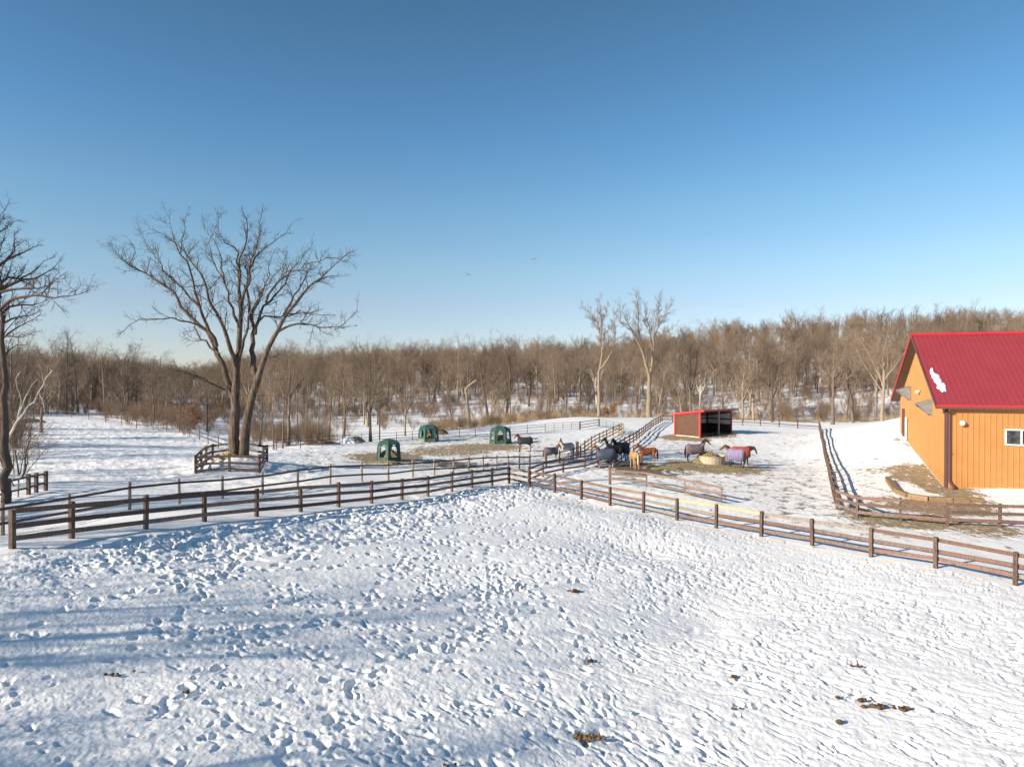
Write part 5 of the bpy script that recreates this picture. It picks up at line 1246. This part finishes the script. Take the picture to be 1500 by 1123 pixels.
# undergrowth brush and dry grass at the edge of the wood
bm_ = []
for T in BRUSH:
    v, f = T.arrays(lambda r: True); me = np_mesh('brush_shape', v, f); me.materials.append(M['brush']); bm_.append(me)
items = []
for _ in range(4300):
    u = -1.0+2.0*rw.rand(); e = edge_D(u); f = rw.rand()**1.3; y = e-3+f*190
    if -.42 < u < -.0 and f < .35 and rw.rand() < .72: continue
    if f < .3 and rw.rand() < .35: continue
    items.append((u*y, y, zg(u*y, y), rw.randint(3), (.35+.8*rw.rand()**1.3)*(1+1.6*f*rw.rand()), rw.rand()*6.28))
for _ in range(75):
    px = 372+110*rw.rand(); y = 72+26*rw.rand()
    x = (px-750)/1000*y; items.append((x, y, zg(x, y), rw.randint(3), .35+.8*rw.rand()**2, rw.rand()*6.28))
for _ in range(60):
    px = 150+160*rw.rand(); y = np.interp(px, [150, 310], [106, 82])+24*rw.rand()
    x = (px-750)/1000*y; items.append((x, y, zg(x, y), rw.randint(3), .4+.9*rw.rand()**1.5, rw.rand()*6.28))
for _ in range(40):
    px = -60+95*rw.rand(); y = 37+70*rw.rand()
    x = (px-750)/1000*y; items.append((x, y, zg(x, y), rw.randint(3), .4+1.2*rw.rand()**1.5, rw.rand()*6.28))
for _ in range(110):
    px = 632+200*rw.rand(); y = np.interp(px, [635, 700, 760, 820], [98, 102, 109, 123])+rw.rand()**1.5*24
    x = (px-750)/1000*y; items.append((x, y, zg(x, y), rw.randint(3), .3+.5*rw.rand(), rw.rand()*6.28))
scatter('undergrowth', 'grey brown undergrowth along the foot of the wood', items, bm_, 'undergrowth')
def reed_mesh(seed, n_=24):
    rs_ = np.random.RandomState(seed); T = Tree()
    for _ in range(n_):
        a = rs_.rand()*6.28; r = .6*rs_.rand()**.5; p = np.array([r*math.cos(a), r*math.sin(a), -.05]); h = .6+.8*rs_.rand(); d = rs_.randn(2)*.22
        T.add([p, p+np.array([d[0]*.4, d[1]*.4, h*.55]), p+np.array([d[0]*1.3, d[1]*1.3, h])], [.012, .010, .012])
    v, f = T.arrays(lambda r: True); me = np_mesh('reed_shape', v, f); me.materials.append(M['reed']); return me
items = []
for _ in range(230):
    px = 635+185*rw.rand(); y = np.interp(px, [635, 700, 760, 820], [97, 101, 108, 122])+rw.rand()**1.3*38
    x = (px-750)/1000*y; items.append((x, y, zg(x, y), rw.randint(2), .45+.85*rw.rand(), rw.rand()*6.28))
for _ in range(300):
    px = 820+500*rw.rand(); y = np.interp(px, [820, 980, 1080, 1200, 1320], [130, 130, 122, 112, 104])+rw.rand()*10
    x = (px-750)/1000*y; items.append((x, y, zg(x, y), rw.randint(2), .5+.5*rw.rand(), rw.rand()*6.28))
for _ in range(90):
    px = 180+330*rw.rand(); y = np.interp(px, [180, 300, 420, 510], [108, 92, 76, 80])+rw.rand()*16
    x = (px-750)/1000*y; items.append((x, y, zg(x, y), rw.randint(2), .4+.5*rw.rand(), rw.rand()*6.28))
scatter('dry_grass', 'tall dry tan grass along the edge of the pasture', items, [reed_mesh(1), reed_mesh(2)], 'dry grass')

# ---- trees just outside the left of the view; their shadows streak the paddock snow
for k, (x, y, i, h) in enumerate(((-27, 5, 0, 13), (-33, 13, 5, 15), (-24, -3, 2, 12), (-36, 21, 3, 14), (-18.5, 3.5, 8, 9), (-40, 30, 5, 14), (-30, -10, 0, 14), (-22, -8, 5, 13), (-38, 5, 6, 15), (-45, 16, 3, 15), (-17, -4, 2, 11), (-47, 44, 5, 15), (-56, 55, 0, 15), (-66, 66, 3, 16), (-60, 40, 5, 15), (-76, 78, 0, 16), (-34, 2, 7, 15), (-44, 10, 1, 16))):
    put_tree('bare_tree', 'bare tree beyond the left edge whose shadow streaks the paddock snow', Vector((x, y, zg(x, y))), i, h, 'bark', 'twig', k*1.3, 'trees left of the paddock')

# ------------------------------------------------------------------ light, sky, view
PHI, EL = R(61), R(22)
s = Vector((math.sin(PHI)*math.cos(EL), math.cos(PHI)*math.cos(EL), -math.sin(EL)))
sd = bpy.data.lights.new('sun', 'SUN'); so = bpy.data.objects.new('sun', sd); COL.objects.link(so)
so.rotation_euler = s.to_track_quat('-Z', 'Y').to_euler(); so.location = (-60, -60, 60)
sd.energy = 4.35; sd.angle = R(.53); sd.color = (1.0, .875, .72)
w = bpy.data.worlds.new('World'); SC.world = w; w.use_nodes = True; nt = w.node_tree
sky = nt.nodes.new('ShaderNodeTexSky'); sky.sky_type = 'NISHITA'; sky.sun_disc = False; sky.sun_elevation = EL; sky.sun_rotation = PHI+math.pi
sky.altitude = 300; sky.air_density = 1.0; sky.dust_density = .1; sky.ozone_density = 1.0
# deeper blue aloft, less yellow at the horizon: a graded sky tint by height above the horizon
tc = nt.nodes.new('ShaderNodeTexCoord'); sx = nt.nodes.new('ShaderNodeSeparateXYZ'); nt.links.new(tc.outputs['Generated'], sx.inputs[0])
cr = nt.nodes.new('ShaderNodeValToRGB'); nt.links.new(sx.outputs[2], cr.inputs[0]); el = cr.color_ramp.elements
for i, (z, c) in enumerate(((0.0, (.55, .61, .88)), (.10, (.64, .66, .78)), (.15, (.65, .74, .80)), (.24, (.57, .775, .86)), (.33, (.455, .725, .875)), (.48, (.38, .625, .72)))):
    e_ = el[i] if i < 2 else el.new(z); e_.position = z; e_.color = (*c, 1)
mx = mixc(nt, 1.0, sky.outputs[0], cr.outputs[0], 'MULTIPLY')
bg = nt.nodes['Background']; nt.links.new(mx, bg.inputs[0]); bg.inputs[1].default_value = .096
SC.view_settings.view_transform = 'Standard'; SC.view_settings.look = 'None'; SC.view_settings.exposure = .85; SC.view_settings.gamma = 1
SC.view_settings.use_curve_mapping = False
SC.cycles.max_bounces = 6
